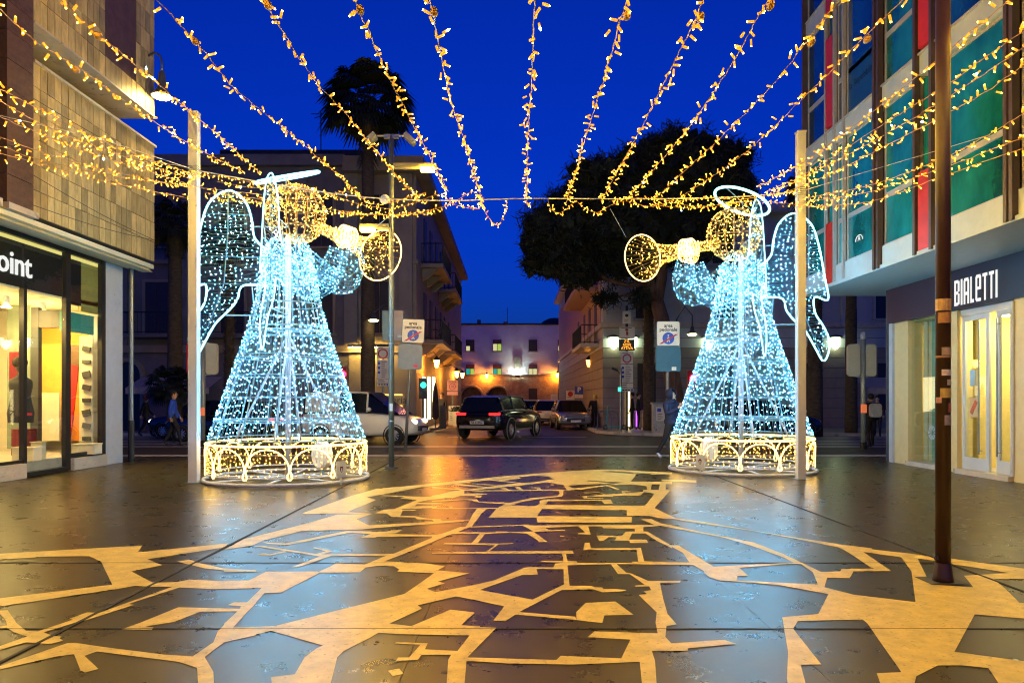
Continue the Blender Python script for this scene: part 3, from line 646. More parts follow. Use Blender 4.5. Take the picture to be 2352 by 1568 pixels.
    d = rnd_dir(400); bulbs('head_bulbs', hc + d*(hr*1.01), d + .8*rng.normal(size=d.shape), .028, .0054, M_GOLD, t)
    # --- halo
    hm = Matrix.Rotation(halo[1], 3, 'X') @ Matrix.Rotation(halo[0], 3, 'Y')
    inv = Matrix.Rotation(-rot, 3, 'Z')
    hcn = Vector((-.02, 0, 5.72))
    def hpt(r, q): return hcn + inv @ (hm @ Vector((r*math.cos(q), r*math.sin(q), 0)))
    MB().tube([hpt(.60, 2*math.pi*i/48) for i in range(48)], .028, 7, closed=True).build('halo', M_ROPE_C, t, world=False, smooth=True)
    MB().tube([hpt(.58, .6), hpt(.58, .6+math.pi)], .010, 4).tube([hpt(.58, 2.2), hpt(.58, 2.2+math.pi)], .010, 4).tube([(-.1, 0, 5.4), hcn], .014, 4).build('halo_stay', M_FRAME, t, world=False)
    # --- trumpet
    A, B = Vector((.55, 0, 4.92)), Vector(bell); ax = (B - A).normalized()
    e1 = Vector((0, 0, 1)).cross(ax).normalized(); e2 = ax.cross(e1)
    prof = [(0, .10), (.5, .11), (.9, .13), (1.2, .17), (1.62, .24), (1.95, .42), (2.12, .56)]
    kL = (B - A).length/2.12; prof = [(p[0]*kL, p[1]) for p in prof]
    tr = lambda s_: float(np.interp(s_, [p[0] for p in prof], [p[1] for p in prof]))
    m = MB()
    for k in range(26):
        q = 2*math.pi*k/26
        m.tube([A + ax*s_ + (e1*math.cos(q) + e2*math.sin(q))*r_ for s_, r_ in prof], .005, 3, cap=False)
    for s_ in [q*kL for q in (.1, .35, .6, .85, 1.1, 1.5, 1.85)]:
        m.tube([A + ax*s_ + (e1*math.cos(q) + e2*math.sin(q))*tr(s_) for q in [2*math.pi*i/24 for i in range(24)]], .009, 4, closed=True)
    m.build('trumpet_frame', M_GWIRE, t, world=False)
    MB().tube([B + (e1*math.cos(q) + e2*math.sin(q))*.57 for q in [2*math.pi*i/36 for i in range(36)]], .014, 5, closed=True).build('trumpet_rim', M_ROPE_G, t, world=False, smooth=True)
    n = 560; s_ = 2.12*kL*rng.random(n)**.85; q = rng.random(n)*2*math.pi
    P = np.array([tuple(A + ax*a_ + (e1*math.cos(b_) + e2*math.sin(b_))*tr(a_)) for a_, b_ in zip(s_, q)])
    bulbs('trumpet_bulbs', P, rnd_dir(n), .028, .0054, M_GOLD, t)
    # --- arms with wide sleeves, golden hands
    for sd in (-1, 1):
        path = smooth_path([(.02, sd*.34, 4.28), (.42, sd*.50, 3.92), (.85, sd*.50, 3.78), (1.18, sd*.36, 4.10), (1.28, sd*.2, 4.58)], .06)
        rad = np.interp(np.linspace(0, 1, len(path)), [0, .35, .6, .85, 1], [.17, .21, .26, .24, .19])
        m = MB(); P = []
        T = np.gradient(path, axis=0); T /= np.linalg.norm(T, axis=1, keepdims=True)
        U = np.cross(T, np.array([[0, 0, 1.0]])); U /= np.maximum(np.linalg.norm(U, axis=1, keepdims=True), 1e-6); V = np.cross(T, U)
        for k in range(14):
            q = 2*math.pi*k/14
            m.tube([tuple(path[i] + rad[i]*(U[i]*math.cos(q) + V[i]*math.sin(q))) for i in range(len(path))], .006, 3, cap=False)
        for i in range(0, len(path), 2):
            m.tube([tuple(path[i] + rad[i]*(U[i]*math.cos(q) + V[i]*math.sin(q))) for q in [2*math.pi*j/16 for j in range(16)]], .005, 3, closed=True)
        m.build('sleeve_frame', M_CWIRE, t, world=False)
        n = 200; ii = rng.integers(0, len(path), n); q = rng.random(n)*2*math.pi
        P = path[ii] + rad[ii][:, None]*(U[ii]*np.cos(q)[:, None] + V[ii]*np.sin(q)[:, None])
        bulbs('sleeve_bulbs', P, rnd_dir(n), .028, .0052, M_COLD, t)
        hcx = np.array((1.32, sd*.13, 4.80)); d = rnd_dir(170)
        bulbs('hand_bulbs', hcx + d*np.array((.17, .13, .20)), rnd_dir(170), .030, .0056, M_GOLD, t)
        m = MB()
        for k in range(5):                                     # wire fingers closed round the trumpet
            x = 1.16 + .075*k; zc = float(np.interp(x, [.55, bell[0]], [4.92, bell[2]]))
            m.tube([(x, sd*.19*math.cos(q), zc + .19*math.sin(q)) for q in [R(-60 + 200*i/9) for i in range(10 if k else 6)]], .016, 5)
        m.build('hand', M_ROPE_G, t, world=False, smooth=True)
    # --- wings, swept back 45 degrees on both sides
    for sd in (-1, 1):
        w = Vector((-math.sqrt(.5), sd*math.sqrt(.5), 0)); nrm = Vector((math.sqrt(.5), sd*math.sqrt(.5), 0))
        pt = lambda r_, z_: w*r_ + Vector((0, 0, z_))
        out = smooth_path([pt(*p) for p in WING], .06)
        MB().tube([tuple(p) for p in out], (.011 if sd == -sg else .019), 5).build('wing_outline', M_ROPE_C, t, world=False, smooth=True)
        poly = [(Vector(p).dot(w), p[2]) for p in out]
        m = MB(); P = []
        z = 2.4
        while z < 5.44:
            xs_ = []
            for i in range(len(poly)):
                (a0, z0), (a1, z1) = poly[i], poly[(i+1) % len(poly)]
                if (z0 - z)*(z1 - z) < 0: xs_.append(a0 + (a1-a0)*(z-z0)/(z1-z0))
            xs_.sort()
            for i in range(0, len(xs_) - 1, 2):
                k = max(2, int((xs_[i+1]-xs_[i])/.12))
                pts = [pt(xs_[i] + (xs_[i+1]-xs_[i])*j/k, z + .012*rng.normal()) for j in range(k+1)]
                m.tube(pts, .0042, 3, cap=False)
                for q in np.arange(xs_[i] + .04*rng.random(), xs_[i+1], .095):
                    if rng.random() < (.18 if sd == -sg else .70): P.append(tuple(pt(q, z + .02*rng.normal()) + nrm*.01))
            z += .062
        m.tube([pt(1.12, 5.44), pt(1.13, 4.6), pt(1.2, 3.7), pt(1.45, 3.0), pt(1.7, 2.4)], .012, 4)
        for za in (5.0, 4.2, 3.68): m.tube([pt(.66 if za > 4.5 else .4, za), pt(1.56 if za > 4.5 else 1.7, za + .02)], .009, 4)
        m.build('wing_wires', M_CWIRE, t, world=False)
        P = np.array(P); hot = rng.random(len(P)) < .3
        bulbs('wing_bulbs', P[~hot], rnd_dir(int((~hot).sum())), .028, .0050, M_COLD, t)
        bulbs('wing_bright_bulbs', P[hot], rnd_dir(int(hot.sum())), .032, .0062, M_COLDB, t)
        MB().tube([pt(0, 4.78), pt(.68, 4.78)], .014, 4).tube([pt(.45, 4.78), pt(.42, 4.5), pt(.30, 4.25)], .014, 4).build('wing_bracket', M_FRAME, t, world=False)
        MB().tube([pt(.1, 3.1), pt(1.2, 3.1)], .014, 4).tube([pt(.68, 3.66), pt(.62, 3.1)], .014, 4).build('wing_bracket', M_FRAME, t, world=False)
    # --- floodlight drum inside the base and the plaque in front
    a = disc_ang; c = Vector((.72*math.cos(a), .72*math.sin(a), .42)); back = Vector((math.cos(a), math.sin(a), 0))
    Md = back.to_track_quat('Z', 'Y').to_matrix()
    dm = MB().lathe([(.001, -.09), (.25, -.09), (.29, -.05), (.29, .05), (.25, .09), (.001, .09)], 28, c, Md)
    dm.build('white_drum', mat('drum_white', (.85, .8, .7), .6, var=.04), t, world=False)
    MB().cyl((c.x, c.y, .05), (c.x, c.y, .16), .04, n=6).build('drum_foot', M_FRAME, t, world=False)
    a = plaque_ang; c = Vector((1.56*math.cos(a), 1.56*math.sin(a), .27)); d = Vector((math.cos(a), math.sin(a), 0))
    rt = Vector((-d.y, d.x, 0)); Mp = Matrix((rt, d, Vector((0, 0, 1)))).transposed()
    pl = MB().obox(c, (.20, .02, .29), Mp).obox(c - Vector((0, 0, .2)), (.03, .02, .14), Mp).build('plaque', M_WHITE, t, world=False)
    crest = [(0,.0),(.025,.03),(.035,.07),(.03,.1),(.015,.115),(0,.105),(-.015,.115),(-.03,.1),(-.035,.07),(-.025,.03)]
    MB().prism(crest, c + d*.0105 - Vector((0, 0, .055)), rt, (0, 0, 1), d*.003).build('crest', mat('crest_dark_red', (.09, .02, .03), .5), pl, world=False)
    MB().prism([(-.012,0),(.012,0),(.014,.06),(-.014,.06)], c + d*.014 - Vector((0, 0, .035)), rt, (0, 0, 1), d*.003).build('crest_field', M_WHITE, pl, world=False)
    return t
angel('white and gold light angel on the left, trumpet pointing right', (gx(662, 13.9), 13.9, 0), R(48), (R(-10), R(17)), R(-86), R(-3), 1, (2.6, .55, 4.70))
angel('white and gold light angel on the right, trumpet pointing left', (gx(1702, 15.6), 15.6, 0), R(132), (R(24), R(-3)), R(91), R(8), -1, (3.0, -.50, 5.02))

# ------------------------------------------------------------------ white posts carrying the cable
def white_post(label, u, Y, wpx, vtop, strip_side):
    x = gx(u, Y); w = wpx/F_PX*Y; zt = gz(vtop, Y)
    t = thing('white_post', label, 'post', (x, Y, 0), 0, 'white posts carrying the light cable')
    pbox('shaft', t, M_WHITE, x - w/2, x + w/2, Y - w/2, Y + w/2, 0.012, zt)
    pbox('cap', t, M_WHITE, x - w/2 - .008, x + w/2 + .008, Y - w/2 - .008, Y + w/2 + .008, zt + .001, zt + .03)
    pbox('foot_plate', t, M_FRAME, x - w/2 - .05, x + w/2 + .05, Y - w/2 - .05, Y + w/2 + .05, 0.007, 0.011)
    m = MB()
    for k in range(5):
        z = 1.5 + (HOR - (392 if strip_side > 0 else 440))/F_PX*Y - .08 + .035*k; h = w/2 + .006
        m.tube([(x-h, Y-h, z), (x+h, Y-h, z+.01), (x+h, Y+h, z), (x-h, Y+h, z-.01)], .006, 4, closed=True)
    m.build('cable_lashing', M_STEEL, t)
    return t
white_post('tall white square post left of the left angel', 446, 13.26, 20, 262, 1)
white_post('tall white square post in front of the right angel', 1839, 13.85, 18, 306, -1)
# ================================================================== LEFT SHOP BUILDING (facade plane x=-9.4, clad upper floors x=-8.75)
M_TILE = mat('travertine_tile', (0.46, 0.36, 0.15), 0.5, var=0.28, vscale=9, bump=0.1, bscale=18, randcol=0.38, coord='World', stretch=(1, 1, .35))
M_TILEBK = mat('tile_mortar', (0.13, 0.10, 0.06), 0.8)
M_BROWN = mat('brown_stone', (0.10, 0.055, 0.03), 0.5, var=0.35, vscale=4)
M_SOFFIT = mat('pale_soffit', (0.70, 0.66, 0.46), 0.5, var=0.06)
M_NAVYGL = glass('navy_glass', (.25, .3, .5), 0.12)
M_CLEAR = glass('shop_glass', (.93, .96, .95), 0.03)
M_SIGNW = lamp_mat('white_sign_letters', (1.0, 0.97, 0.92), 1.05)
lb = thing('shop_building', 'stone clad corner building with a black shop front on the left', 'building', (-11, 15, 0))
XF, XO, YN, YE = -9.4, -8.75, 13.35, 17.9
# massing
pbox('wall_core', lb, M_TILEBK, -16, XO - .03, YN, YE - .02, 4.87, 7.66)
pbox('wall_core', lb, M_TILEBK, -16, XO - .03, YN, YE - .02, 8.42, 16)
pbox('recess_wall', lb, mat('recess_plaster', (.42, .39, .27), .6), -16, -9.75, YN, 16.9, 7.661, 8.419)
pbox('ledge', lb, M_PALE, XO - .10, XO + .05, YN, YE + .02, 7.665, 7.715)
pbox('lintel', lb, M_PALE, XO - .9, XO + .04, YN, YE + .02, 8.38, 8.418)
for k in range(3):
    y0 = 13.5 + k*1.12
    w = pbox('window', lb, mat('window_frame_blue', (.03, .06, .10), .4), -9.748, -9.70, y0, y0 + 1.1, 7.72, 8.36)
    pbox('pane', w, mat('dim_pane', (.05, .07, .06), .1, var=.3, spec=.8), -9.699, -9.69, y0 + .06, y0 + 1.04, 7.76, 8.32)
# tiles: stacked upright slabs, each its own piece
tw, th = 0.21, 0.475
ny = int((YE - YN)/tw)
for z0, nz in ((4.87, 6), (8.42, 6)):
    for i in range(ny):
        for j in range(nz):
            y = YN + (i + .5)*(YE - YN)/ny; z = z0 + (j + .5)*th
            if z0 > 8 and 15.75 < y < 17.1 and z > 8.8: continue                  # dark stone panel
            piece('wall_tile', M_TILE, lb, (XO - .015 + random.uniform(-.004, .004), y, z), (.03, (YE-YN)/ny - .016, th - .016))
pbox('dark_panel', lb, M_BROWN, XO - .05, XO - .012, 15.75, 17.1, 8.9, 11.3)
for zs_, dz in ((5.05, .35), (5.6, -.2), (7.0, .25)):
    MB().tube([(XO + .012, YN + (YE - YN)*i/10, zs_ + dz*i/10 - .06*math.sin(math.pi*i/10)) for i in range(11)], .007, 4).build('wall_cable', M_DARKGREY, lb)
# brown pier and blue glazing at the near end
for k in range(8):
    piece('pier_block', M_BROWN, lb, (XO - .12, 12.98, 4.92 + .5*k + .24), (.3, .70, .485))
pbox('pier_foot', lb, M_PALE, XO - .35, XO + .12, 12.55, 13.34, 4.79, 4.90)
pbox('blue_glazing', lb, mat('blue_shutter', (.02, .045, .13), .35, var=.3, stretch=(1, 14, .3)), -9.3, -9.2, 6, 12.58, 4.95, 12)
for k in range(14):
    piece('shutter_rib', mat('shutter_rib', (.015, .03, .09), .4), lb, (-9.18, 12.4 - .45*k, 8), (.05, .05, 6))
pbox('sill_ledge', lb, M_PALE, -9.3, -8.7, 6, 12.5, 4.80, 4.94)
# soffit slab under the overhang
pbox('soffit', lb, M_SOFFIT, -9.4, XO - .02, 6, YE, 4.70, 4.795)
MB().prism([(0,0),(.26,0),(.05,.16),(0,.16)], (XO - .30, 6, 4.62), (1, 0, 0), (0, 0, 1), (0, 11.9, 0)).build('cornice', M_SOFFIT, lb)
# pillar at the far corner, with a downpipe
pbox('corner_pillar', lb, M_WHITE, -9.75, -9.38, 16.85, 17.62, 0, 4.69)
MB().cyl((-9.3, 17.86, 0), (-9.3, 17.86, 4.7), .055, n=10).build('downpipe', M_STEEL, lb)
MB().cyl((-9.3, 17.86, 0), (-9.3, 17.86, 1.0), .075, n=10).build('downpipe_boot', M_BLACK, lb)
# shop room
M_SHOPW = mat('shop_wall', (.72, .66, .48), .6, var=.05)
M_ORANGE = mat('orange_panel', (.70, .24, .03), .55, var=.08)
pbox('shop_floor', lb, M_PALE, -13.5, -9.46, 9, 17.6, .01, .30)
pbox('shop_ceiling', lb, M_SHOPW, -13.5, -9.46, 9, 17.6, 3.62, 3.70)
pbox('shop_back_wall', lb, M_SHOPW, -13.6, -13.5, 9, 17.6, .3, 3.62)
pbox('shop_end_wall', lb, M_SHOPW, -13.5, -9.76, 17.55, 17.65, .3, 3.62)
def flatp(name, parent, m, u0, u1, v0, v1, Y, d=.05):
    return pbox(name, parent, m, gx(u0, Y), gx(u1, Y), Y, Y + d, gz(v1, Y), gz(v0, Y))
M_MAROON = mat('maroon_panel', (.16, .012, .02), .5)
flatp('orange_wall', lb, M_ORANGE, 66, 236, 748, 1012, 17.3)
flatp('amber_panel', lb, mat('amber_panel', (.72, .42, .08), .55), 92, 141, 790, 990, 17.1)
flatp('brown_panel', lb, M_BROWN, 152, 182, 792, 840, 17.1)
flatp('pale_panel', lb, M_SHOPW, 90, 136, 902, 1012, 16.7)
flatp('brown_strip', lb, M_BROWN, 217, 231, 780, 990, 16.9)
flatp('dark_partition', lb, M_DARKGREY, 70, 88, 706, 1055, 15.6, .12)
flatp('dark_lintel', lb, M_DARKGREY, 88.5, 146, 712, 752, 15.6, .12)
flatp('grey_green_wall', lb, mat('grey_green', (.20, .25, .19), .6), 16, 69, 690, 1030, 16.4)
flatp('maroon_display', lb, M_MAROON, 21, 46, 808, 900, 15.9)
flatp('maroon_base', lb, M_MAROON, 26, 70, 985, 1046, 15.2, .2)
pbox('teal_valance', lb, mat('teal_band', (.05, .36, .33), .5), -9.62, -9.55, 15.55, 16.70, 2.98, 3.40)
for y, x in ((12.6, -10.4), (13.6, -10.6), (14.9, -10.3), (15.9, -10.2), (16.5, -10.6), (15.2, -11.2)):
    s_ = MB().cyl((x, y, 3.4), (x, y, 3.61), .06, n=10).build('ceiling_spot', M_WHITE, lb)
    MB().cyl((x, y, 3.375), (x, y, 3.398), .09, n=12).build('spot_lens', lamp_mat('shop_warm_lamp', (1.0, .64, .20), 1150), s_)
# black fascia with the lettering
fa = pbox('fascia', lb, mat('fascia_black', (.010, .010, .011), .45, var=.1), -9.52, -9.44, 8.5, 15.42, 3.66, 4.52)
text('point', .62, (-9.43, 13.72, 4.07), '+x', M_SIGNW, fa, .012, xs=.98, bold=.006)
pbox('fascia_glow_strip', lb, lamp_mat('olive_strip_glow', (.85, .75, .22), .9), -9.50, -9.46, 8.5, 16.8, 4.53, 4.69)  # olive strip given a glow of its own, added to light the soffit
pbox('fascia_end', lb, mat('olive_panel', (.34, .32, .09), .5), -9.52, -9.46, 16.05, 16.78, 3.45, 4.52)
pbox('fascia_return', lb, mat('fascia_black', (.01, .01, .011)), -9.52, -9.45, 15.56, 16.04, 3.55, 4.52)
# glazing
for y0, y1 in ((9.0, 14.05), (14.13, 15.36), (15.55, 16.73)):
    pbox('shop_pane', lb, M_CLEAR, -9.425, -9.413, y0, y1, .32 if y1 < 15 or y0 > 15.5 else .06, 4.5)
for y in (14.09, 15.455, 16.79):
    w = .045 if y < 15 else .08
    pbox('black_mullion', lb, M_BLACK, -9.47, -9.37, y - w, y + w, .02, 4.68 if y > 15 else 3.66)
pbox('black_transom', lb, M_BLACK, -9.46, -9.38, 8.5, 16.7, 4.60, 4.69)
pbox('black_bottom_rail', lb, M_BLACK, -9.46, -9.38, 15.54, 16.71, .26, .36)
pbox('black_bottom_rail', lb, M_BLACK, -9.46, -9.38, 8.5, 14.04, .29, .35)
pbox('threshold', lb, M_BLACK, -9.46, -9.33, 14.05, 15.37, .01, .10)
for k in range(5):
    piece('plinth_stone', M_PALE, lb, (-9.36, 14.0 - .45 - .93*k, .145), (.14, .92, .28))
piece('plinth_stone', M_PALE, lb, (-9.36, 16.16, .13), (.14, 1.26, .25))
# goods in the window
def mannequin(label, x, y, z0, coat):
    t = thing('mannequin', label, 'mannequin', (x, y, z0))
    MB().lathe([(.001,0),(.16,0),(.16,.02),(.02,.03),(.02,.62)], 14, (x, y, z0)).build('stand', M_STEEL, t)
    MB().lathe([(.001,.55),(.22,.56),(.24,.75),(.19,.98),(.17,1.1),(.21,1.3),(.20,1.42),(.08,1.5),(.055,1.58),(.001,1.58)], 18, (x, y, z0)).build('coat', coat, t, smooth=True)
    MB().ball((x, y, z0 + 1.72), .12, 14, 10, sc=(.9, .85, 1.2)).build('head', mat('mannequin_grey', (.08, .07, .06), .5), t, smooth=True)
    MB().ball((x - .02, y, z0 + 1.78), .14, 14, 8, sc=(1, 1, .9)).build('wig', mat('curly_wig', (.05, .035, .02), .9, bump=1.0, bscale=60), t, smooth=True)
mannequin('dark coated mannequin with curly hair in the left shop window', gx(48, 14.9), 14.9, .48, mat('charcoal_coat', (.03, .03, .033), .8))
ox = gx(155, 16.2)
dr = thing('red_banner', 'curved red banner standing in the orange lit shop window', 'banner', (ox, 16.2, .3))
MB().prism([(-.08,0),(.02,.02),(.12,.8),(.20,1.5),(.23,1.95),(-.02,2.0),(.02,1.5),(-.05,.8)], (ox, 16.2, .3), (1, 0, 0), (0, 0, 1), (0, .03, 0)).build('cloth', mat('red_cloth', (.62, .02, .015), .6), dr)
MB().cyl((ox - .03, 16.22, .3), (ox - .03, 16.22, .34), .12, n=12).build('foot', M_WHITE, dr)
sx = gx(196, 16.6)
st = thing('display_ladder', 'tall pale display strip with dark hanging samples in the shop', 'display', (sx, 16.6, .3))
pbox('strip', st, M_SHOPW, sx - .15, sx + .15, 16.62, 16.66, .3, 2.95)
for k in range(8):
    MB().obox((sx + .03, 16.59, .62 + .29*k), (.18, .04, .09 + .03*(k % 3)), Matrix.Rotation(.25*math.sin(k*2.1), 3, 'Y')).build('sample', M_DARKGREY, st)
for (u_, Y_, w, h, lbx) in ((62, 14.5, .42, .26, 'low white display box beside the mannequin'), (88, 14.9, .22, .34, 'white display box beside the dark shop mullion'), (200, 16.3, .5, .22, 'low pale display box under the hanging samples')):
    x = gx(u_, Y_); t = tag(MB().obox((x, Y_, .3 + h/2), (w, w*.6, h)).obox((x, Y_, .302 + h), (w + .03, w*.6 + .03, .02)).build('display_box', M_SHOPW), lbx, 'display box', 'display boxes in the left shop')
pbox('lit_frame_edge', lb, lamp_mat('lit_edge_strip', (1, .9, .6), 2.2), -9.6, -9.57, 13.00, 13.10, .35, 3.3)  # lit edge of the shop frame, its brightness put in as glow

# ================================================================== RIGHT BUILDING (shop x=9.2, overhanging window wall x=7.5)
rb = thing('window_wall_building', 'modern building with teal windows and red panels above a shop', 'building', (12, 13, 0))
XR, XS, YR0, YR1, ZB = 7.5, 9.2, 4.0, 18.75, 4.22
M_ALU = mat('cream_aluminium', (.36, .37, .34), .45, var=.08)
M_MULL = mat('brown_mullion', (.07, .05, .04), .45, var=.15)
M_REDP = mat('red_panel', (.55, .03, .02), .5, var=.08)
M_TEAL = mat('teal_window', (.010, .19, .20), .05, var=.65, vscale=.55, spec=1.0, bump=.02, bscale=1.5, coat=.6, stretch=(1, 1.1, .6), coord='World', randcol=.45)  # large soft blotches in the colour imitate reflections in the glass
M_BLUEW = mat('blue_window', (.005, .055, .15), .05, var=.65, vscale=.55, spec=1.0, bump=.02, bscale=1.5, coat=.6, stretch=(1, 1.1, .6), coord='World', randcol=.45)  # same painted-in reflection blotches, in blue
M_SPAN = mat('pale_spandrel', (.42, .50, .50), .45, var=.06)
pbox('core', rb, M_DARKGREY, XR + .25, 20, YR0, YR1 - .02, ZB + .02, 18)
pbox('soffit', rb, M_SPAN, XR - .02, 20, YR0, YR1, ZB - .06, ZB + .018)
pbox('end_face', rb, mat('dark_end', (.03, .035, .05), .5), XR + .02, 20, YR1 - .018, YR1 + .03, ZB + .02, 18)
bays = [(18.72, 17.55, 'w'), (17.47, 17.08, 'r'), (17.0, 16.62, 'n'), (16.52, 15.14, 'w'), (14.86, 13.62, 'w'), (13.50, 13.08, 'r'), (12.98, 11.12, 'w'), (10.86, 9.1, 'w'), (9.0, 8.55, 'r'), (8.45, 6.6, 'w'), (6.4, 4.6, 'w')]
for fl in range(4):
    zb = ZB + 3.23*fl
    for bi, (y1, y0, kd) in enumerate(bays):
        if fl and y1 < 9 or zb > 12: continue
        pbox('spandrel', rb, M_SPAN, XR + .02, XR + .2, y0, y1, zb + .02, zb + .40)
        if kd == 'r':
            pbox('red_panel', rb, M_REDP, XR - .02, XR + .18, y0 + .02, y1 - .02, zb + .02 if (fl % 2 == 0) else zb + .5, zb + 1.45 if (fl % 2 == 0) else zb + 2.6)
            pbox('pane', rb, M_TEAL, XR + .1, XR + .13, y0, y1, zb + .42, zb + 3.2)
        else:
            for (za, zc) in ((zb + .44, zb + 1.36), (zb + 1.46, zb + 3.18)):
                fr = MB()
                fr.box(XR + .07, XR + .16, y0, y1, za - .05, za).box(XR + .07, XR + .16, y0, y1, zc - .001, zc + .05)
                fr.box(XR + .07, XR + .16, y0, y0 + .04, za + .001, zc - .002).box(XR + .07, XR + .16, y1 - .04, y1, za + .001, zc - .002)
                w = fr.build('window_frame', M_ALU, rb)
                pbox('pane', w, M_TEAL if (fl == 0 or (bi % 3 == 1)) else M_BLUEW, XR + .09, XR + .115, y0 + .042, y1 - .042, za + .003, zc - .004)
    if zb < 12:
        pbox('sill', rb, M_ALU, XR - .01, XR + .2, YR0, YR1 - .05, zb - .008 + .41, zb + .436) if fl else None
for y in (18.76, 17.51, 17.04, 16.57, 15.08, 14.92, 13.56, 13.03, 11.05, 10.92, 9.05, 8.5, 6.5):
    dark = y in (15.08, 14.92, 11.05, 10.92, 18.76, 13.56, 13.03)
    pbox('mullion', rb, M_MULL if dark else M_ALU, XR - (.06 if dark else .02), XR + .05, y - (.04 if dark else .03), y + (.04 if dark else .03), ZB - .04 if dark else ZB + .005, 17.5)
pbox('window_lettering_board', rb, mat('paper_blue', (.01, .07, .17), .3), XR + .07, XR + .088, 15.2, 16.46, 7.95, 8.95)
text('la Repubblica', .22, (XR + .066, 15.83, 8.5), '-x', mat('navy_print', (.004, .012, .05), .5), rb, .001)
lg = MB(); lg.tube([(XR + .08, 15.98 - .16*math.cos(q), 4.98 + .12*math.sin(q)) for q in [math.pi*i/10 for i in range(11)]], .008, 4)
lg.build('window_logo_arc', M_SIGNW, rb)
text('A', .17, (XR + .08, 15.98, 5.02), '-x', M_SIGNW, rb, .001)
# shop below
M_NAVY = mat('navy_fascia', (.008, .02, .05), .4, var=.1)
M_CREAM = mat('cream_pilaster', (.62, .52, .27), .5, var=.06)
M_DOORF = mat('pale_blue_frame', (.50, .56, .62), .35, var=.04)
fs = pbox('fascia', rb, M_NAVY, XS - .10, XS + .06, 5, 17.75, 3.34, ZB - .065)
MB().box(XS - .10, 20, 17.751, 17.80, 0, ZB - .066).build('side_wall', mat('dark_side', (.05, .06, .08), .6), rb)
# condensed heavy lettering, built letter by letter (strokes in letter units)
LET = {'B': [(0,0,.24,1),(.24,.88,.68,1),(.24,.44,.68,.56),(.24,0,.68,.12),(.66,.05,.9,.46),(.66,.54,.9,.95)],
       'I': [(0,0,.32,1)], 'A': [(0,0,.24,.92),(.66,0,.9,.92),(.12,.88,.78,1),(.24,.34,.66,.46)],
       'L': [(0,0,.26,1),(.26,0,.8,.13)], 'E': [(0,.06,.24,.94),(.12,0,.85,.12),(.12,.88,.78,1),(.64,.52,.88,.94),(.24,.44,.88,.55)],
       'T': [(.30,0,.56,.88),(0,.88,.86,1)]}
y = 15.03
for ch, wd in zip('BIALETTI', (.165, .046, .165, .11, .165, .14, .14, .046)):
    m = MB(); hh = .52; eps = 0
    for (a, b, c, d) in LET[ch]:
        sc_ = wd/.9 if ch not in 'I' else wd/.32
        m.box(XS - .112 - eps, XS - .104, y - c*sc_, y - a*sc_, 3.42 + b*hh, 3.42 + d*hh); eps += .0007
    m.build('letter', M_SIGNW, fs); y -= wd + .05
for (y0, y1) in ((16.95, 17.55), (15.08, 15.38), (12.6, 13.38), (10.4, 11.4)):
    pbox('pilaster', rb, M_CREAM, XS - .02, XS + .3, y0, y1, .0, 3.34)
pbox('corner_post', rb, M_WHITE, XS - .06, XS + .02, 17.58, 17.74, 0, 3.34)
pbox('step', rb, M_PALE, XS - .12, XS + .3, 15.42, 16.9, .0, .10)
pbox('step', rb, M_PALE, XS - .12, XS + .3, 13.4, 15.06, .0, .09)
pbox('display_glass', rb, M_CLEAR, XS + .05, XS + .062, 15.40, 16.93, .10, 3.33)
# curtain behind the display glass: upright folds, three tints
for k in range(9):
    c = [mat('curtain_cream', (.50, .48, .30), .7), mat('curtain_green', (.16, .36, .24), .7), mat('curtain_teal', (.08, .34, .33), .7)][(0, 0, 1, 1, 1, 0, 2, 2, 0)[k]]
    pbox('curtain_fold', rb, c, XS + .32 + .03*(k % 2), XS + .36 + .03*(k % 2), 16.92 - .17*(k+1) + .004, 16.92 - .17*k, .12, 3.33)
fan = MB()
for k in range(10):
    a = 2*math.pi*k/10
    fan.prism([(.05*math.cos(a), .05*math.sin(a)), (.155*math.cos(a-.22), .155*math.sin(a-.22)), (.155*math.cos(a+.22), .155*math.sin(a+.22))], (XS + .046, 16.1, .78), (0, 1, 0), (0, 0, 1), (-.002, 0, 0))
fan.build('round_sticker', M_WHITE, rb)
# door: two leaves, the near one standing open a little
def leaf(y0, y1):
    fr = MB(); x0, x1 = XS + .06, XS + .11
    fr.box(x0, x1, y0, y0 + .09, .1, 3.2).box(x0, x1, y1 - .09, y1, .1, 3.2).box(x0, x1, y0 + .091, y1 - .091, .1, .34).box(x0, x1, y0 + .091, y1 - .091, 3.1, 3.2)
    d = fr.build('door', M_DOORF, rb)
    pbox('pane', d, M_CLEAR, XS + .08, XS + .09, y0 + .091, y1 - .091, .341, 3.099)
    return d
d1 = leaf(14.2, 15.04); d2 = leaf(13.42, 13.98)
for d, yh in ((d1, 14.42), (d2, 13.88)):
    h = MB().cyl((XS - .0, yh, .42), (XS - .0, yh, 3.05), .018, n=8); h.cyl((XS, yh, .5), (XS + .07, yh, .5), .012, n=6).cyl((XS, yh, 2.95), (XS + .07, yh, 2.95), .012, n=6)
    h.build('handle', M_STEEL, d)
pbox('door_notice', rb, mat('notice_blue', (.35, .55, .75), .5), XS + .05, XS + .056, 14.62, 14.78, 1.78, 2.1)
nt = pbox('door_poster', rb, mat('poster_cream', (.62, .45, .22), .5), XS + .05, XS + .056, 14.5, 14.8, 1.15, 1.55)
MB().obox((XS + .047, 14.65, 1.35), (.004, .10, .30), Matrix.Rotation(.6, 3, 'X')).build('poster_figure', mat('poster_red', (.55, .12, .05), .5), nt)
pbox('door_head', rb, M_DOORF, XS + .04, XS + .12, 13.4, 15.06, 3.205, 3.335)
MB().cyl((XS - .03, 13.39, .1), (XS - .03, 13.39, 3.3), .045, n=10).build('door_jamb', M_WHITE, rb)
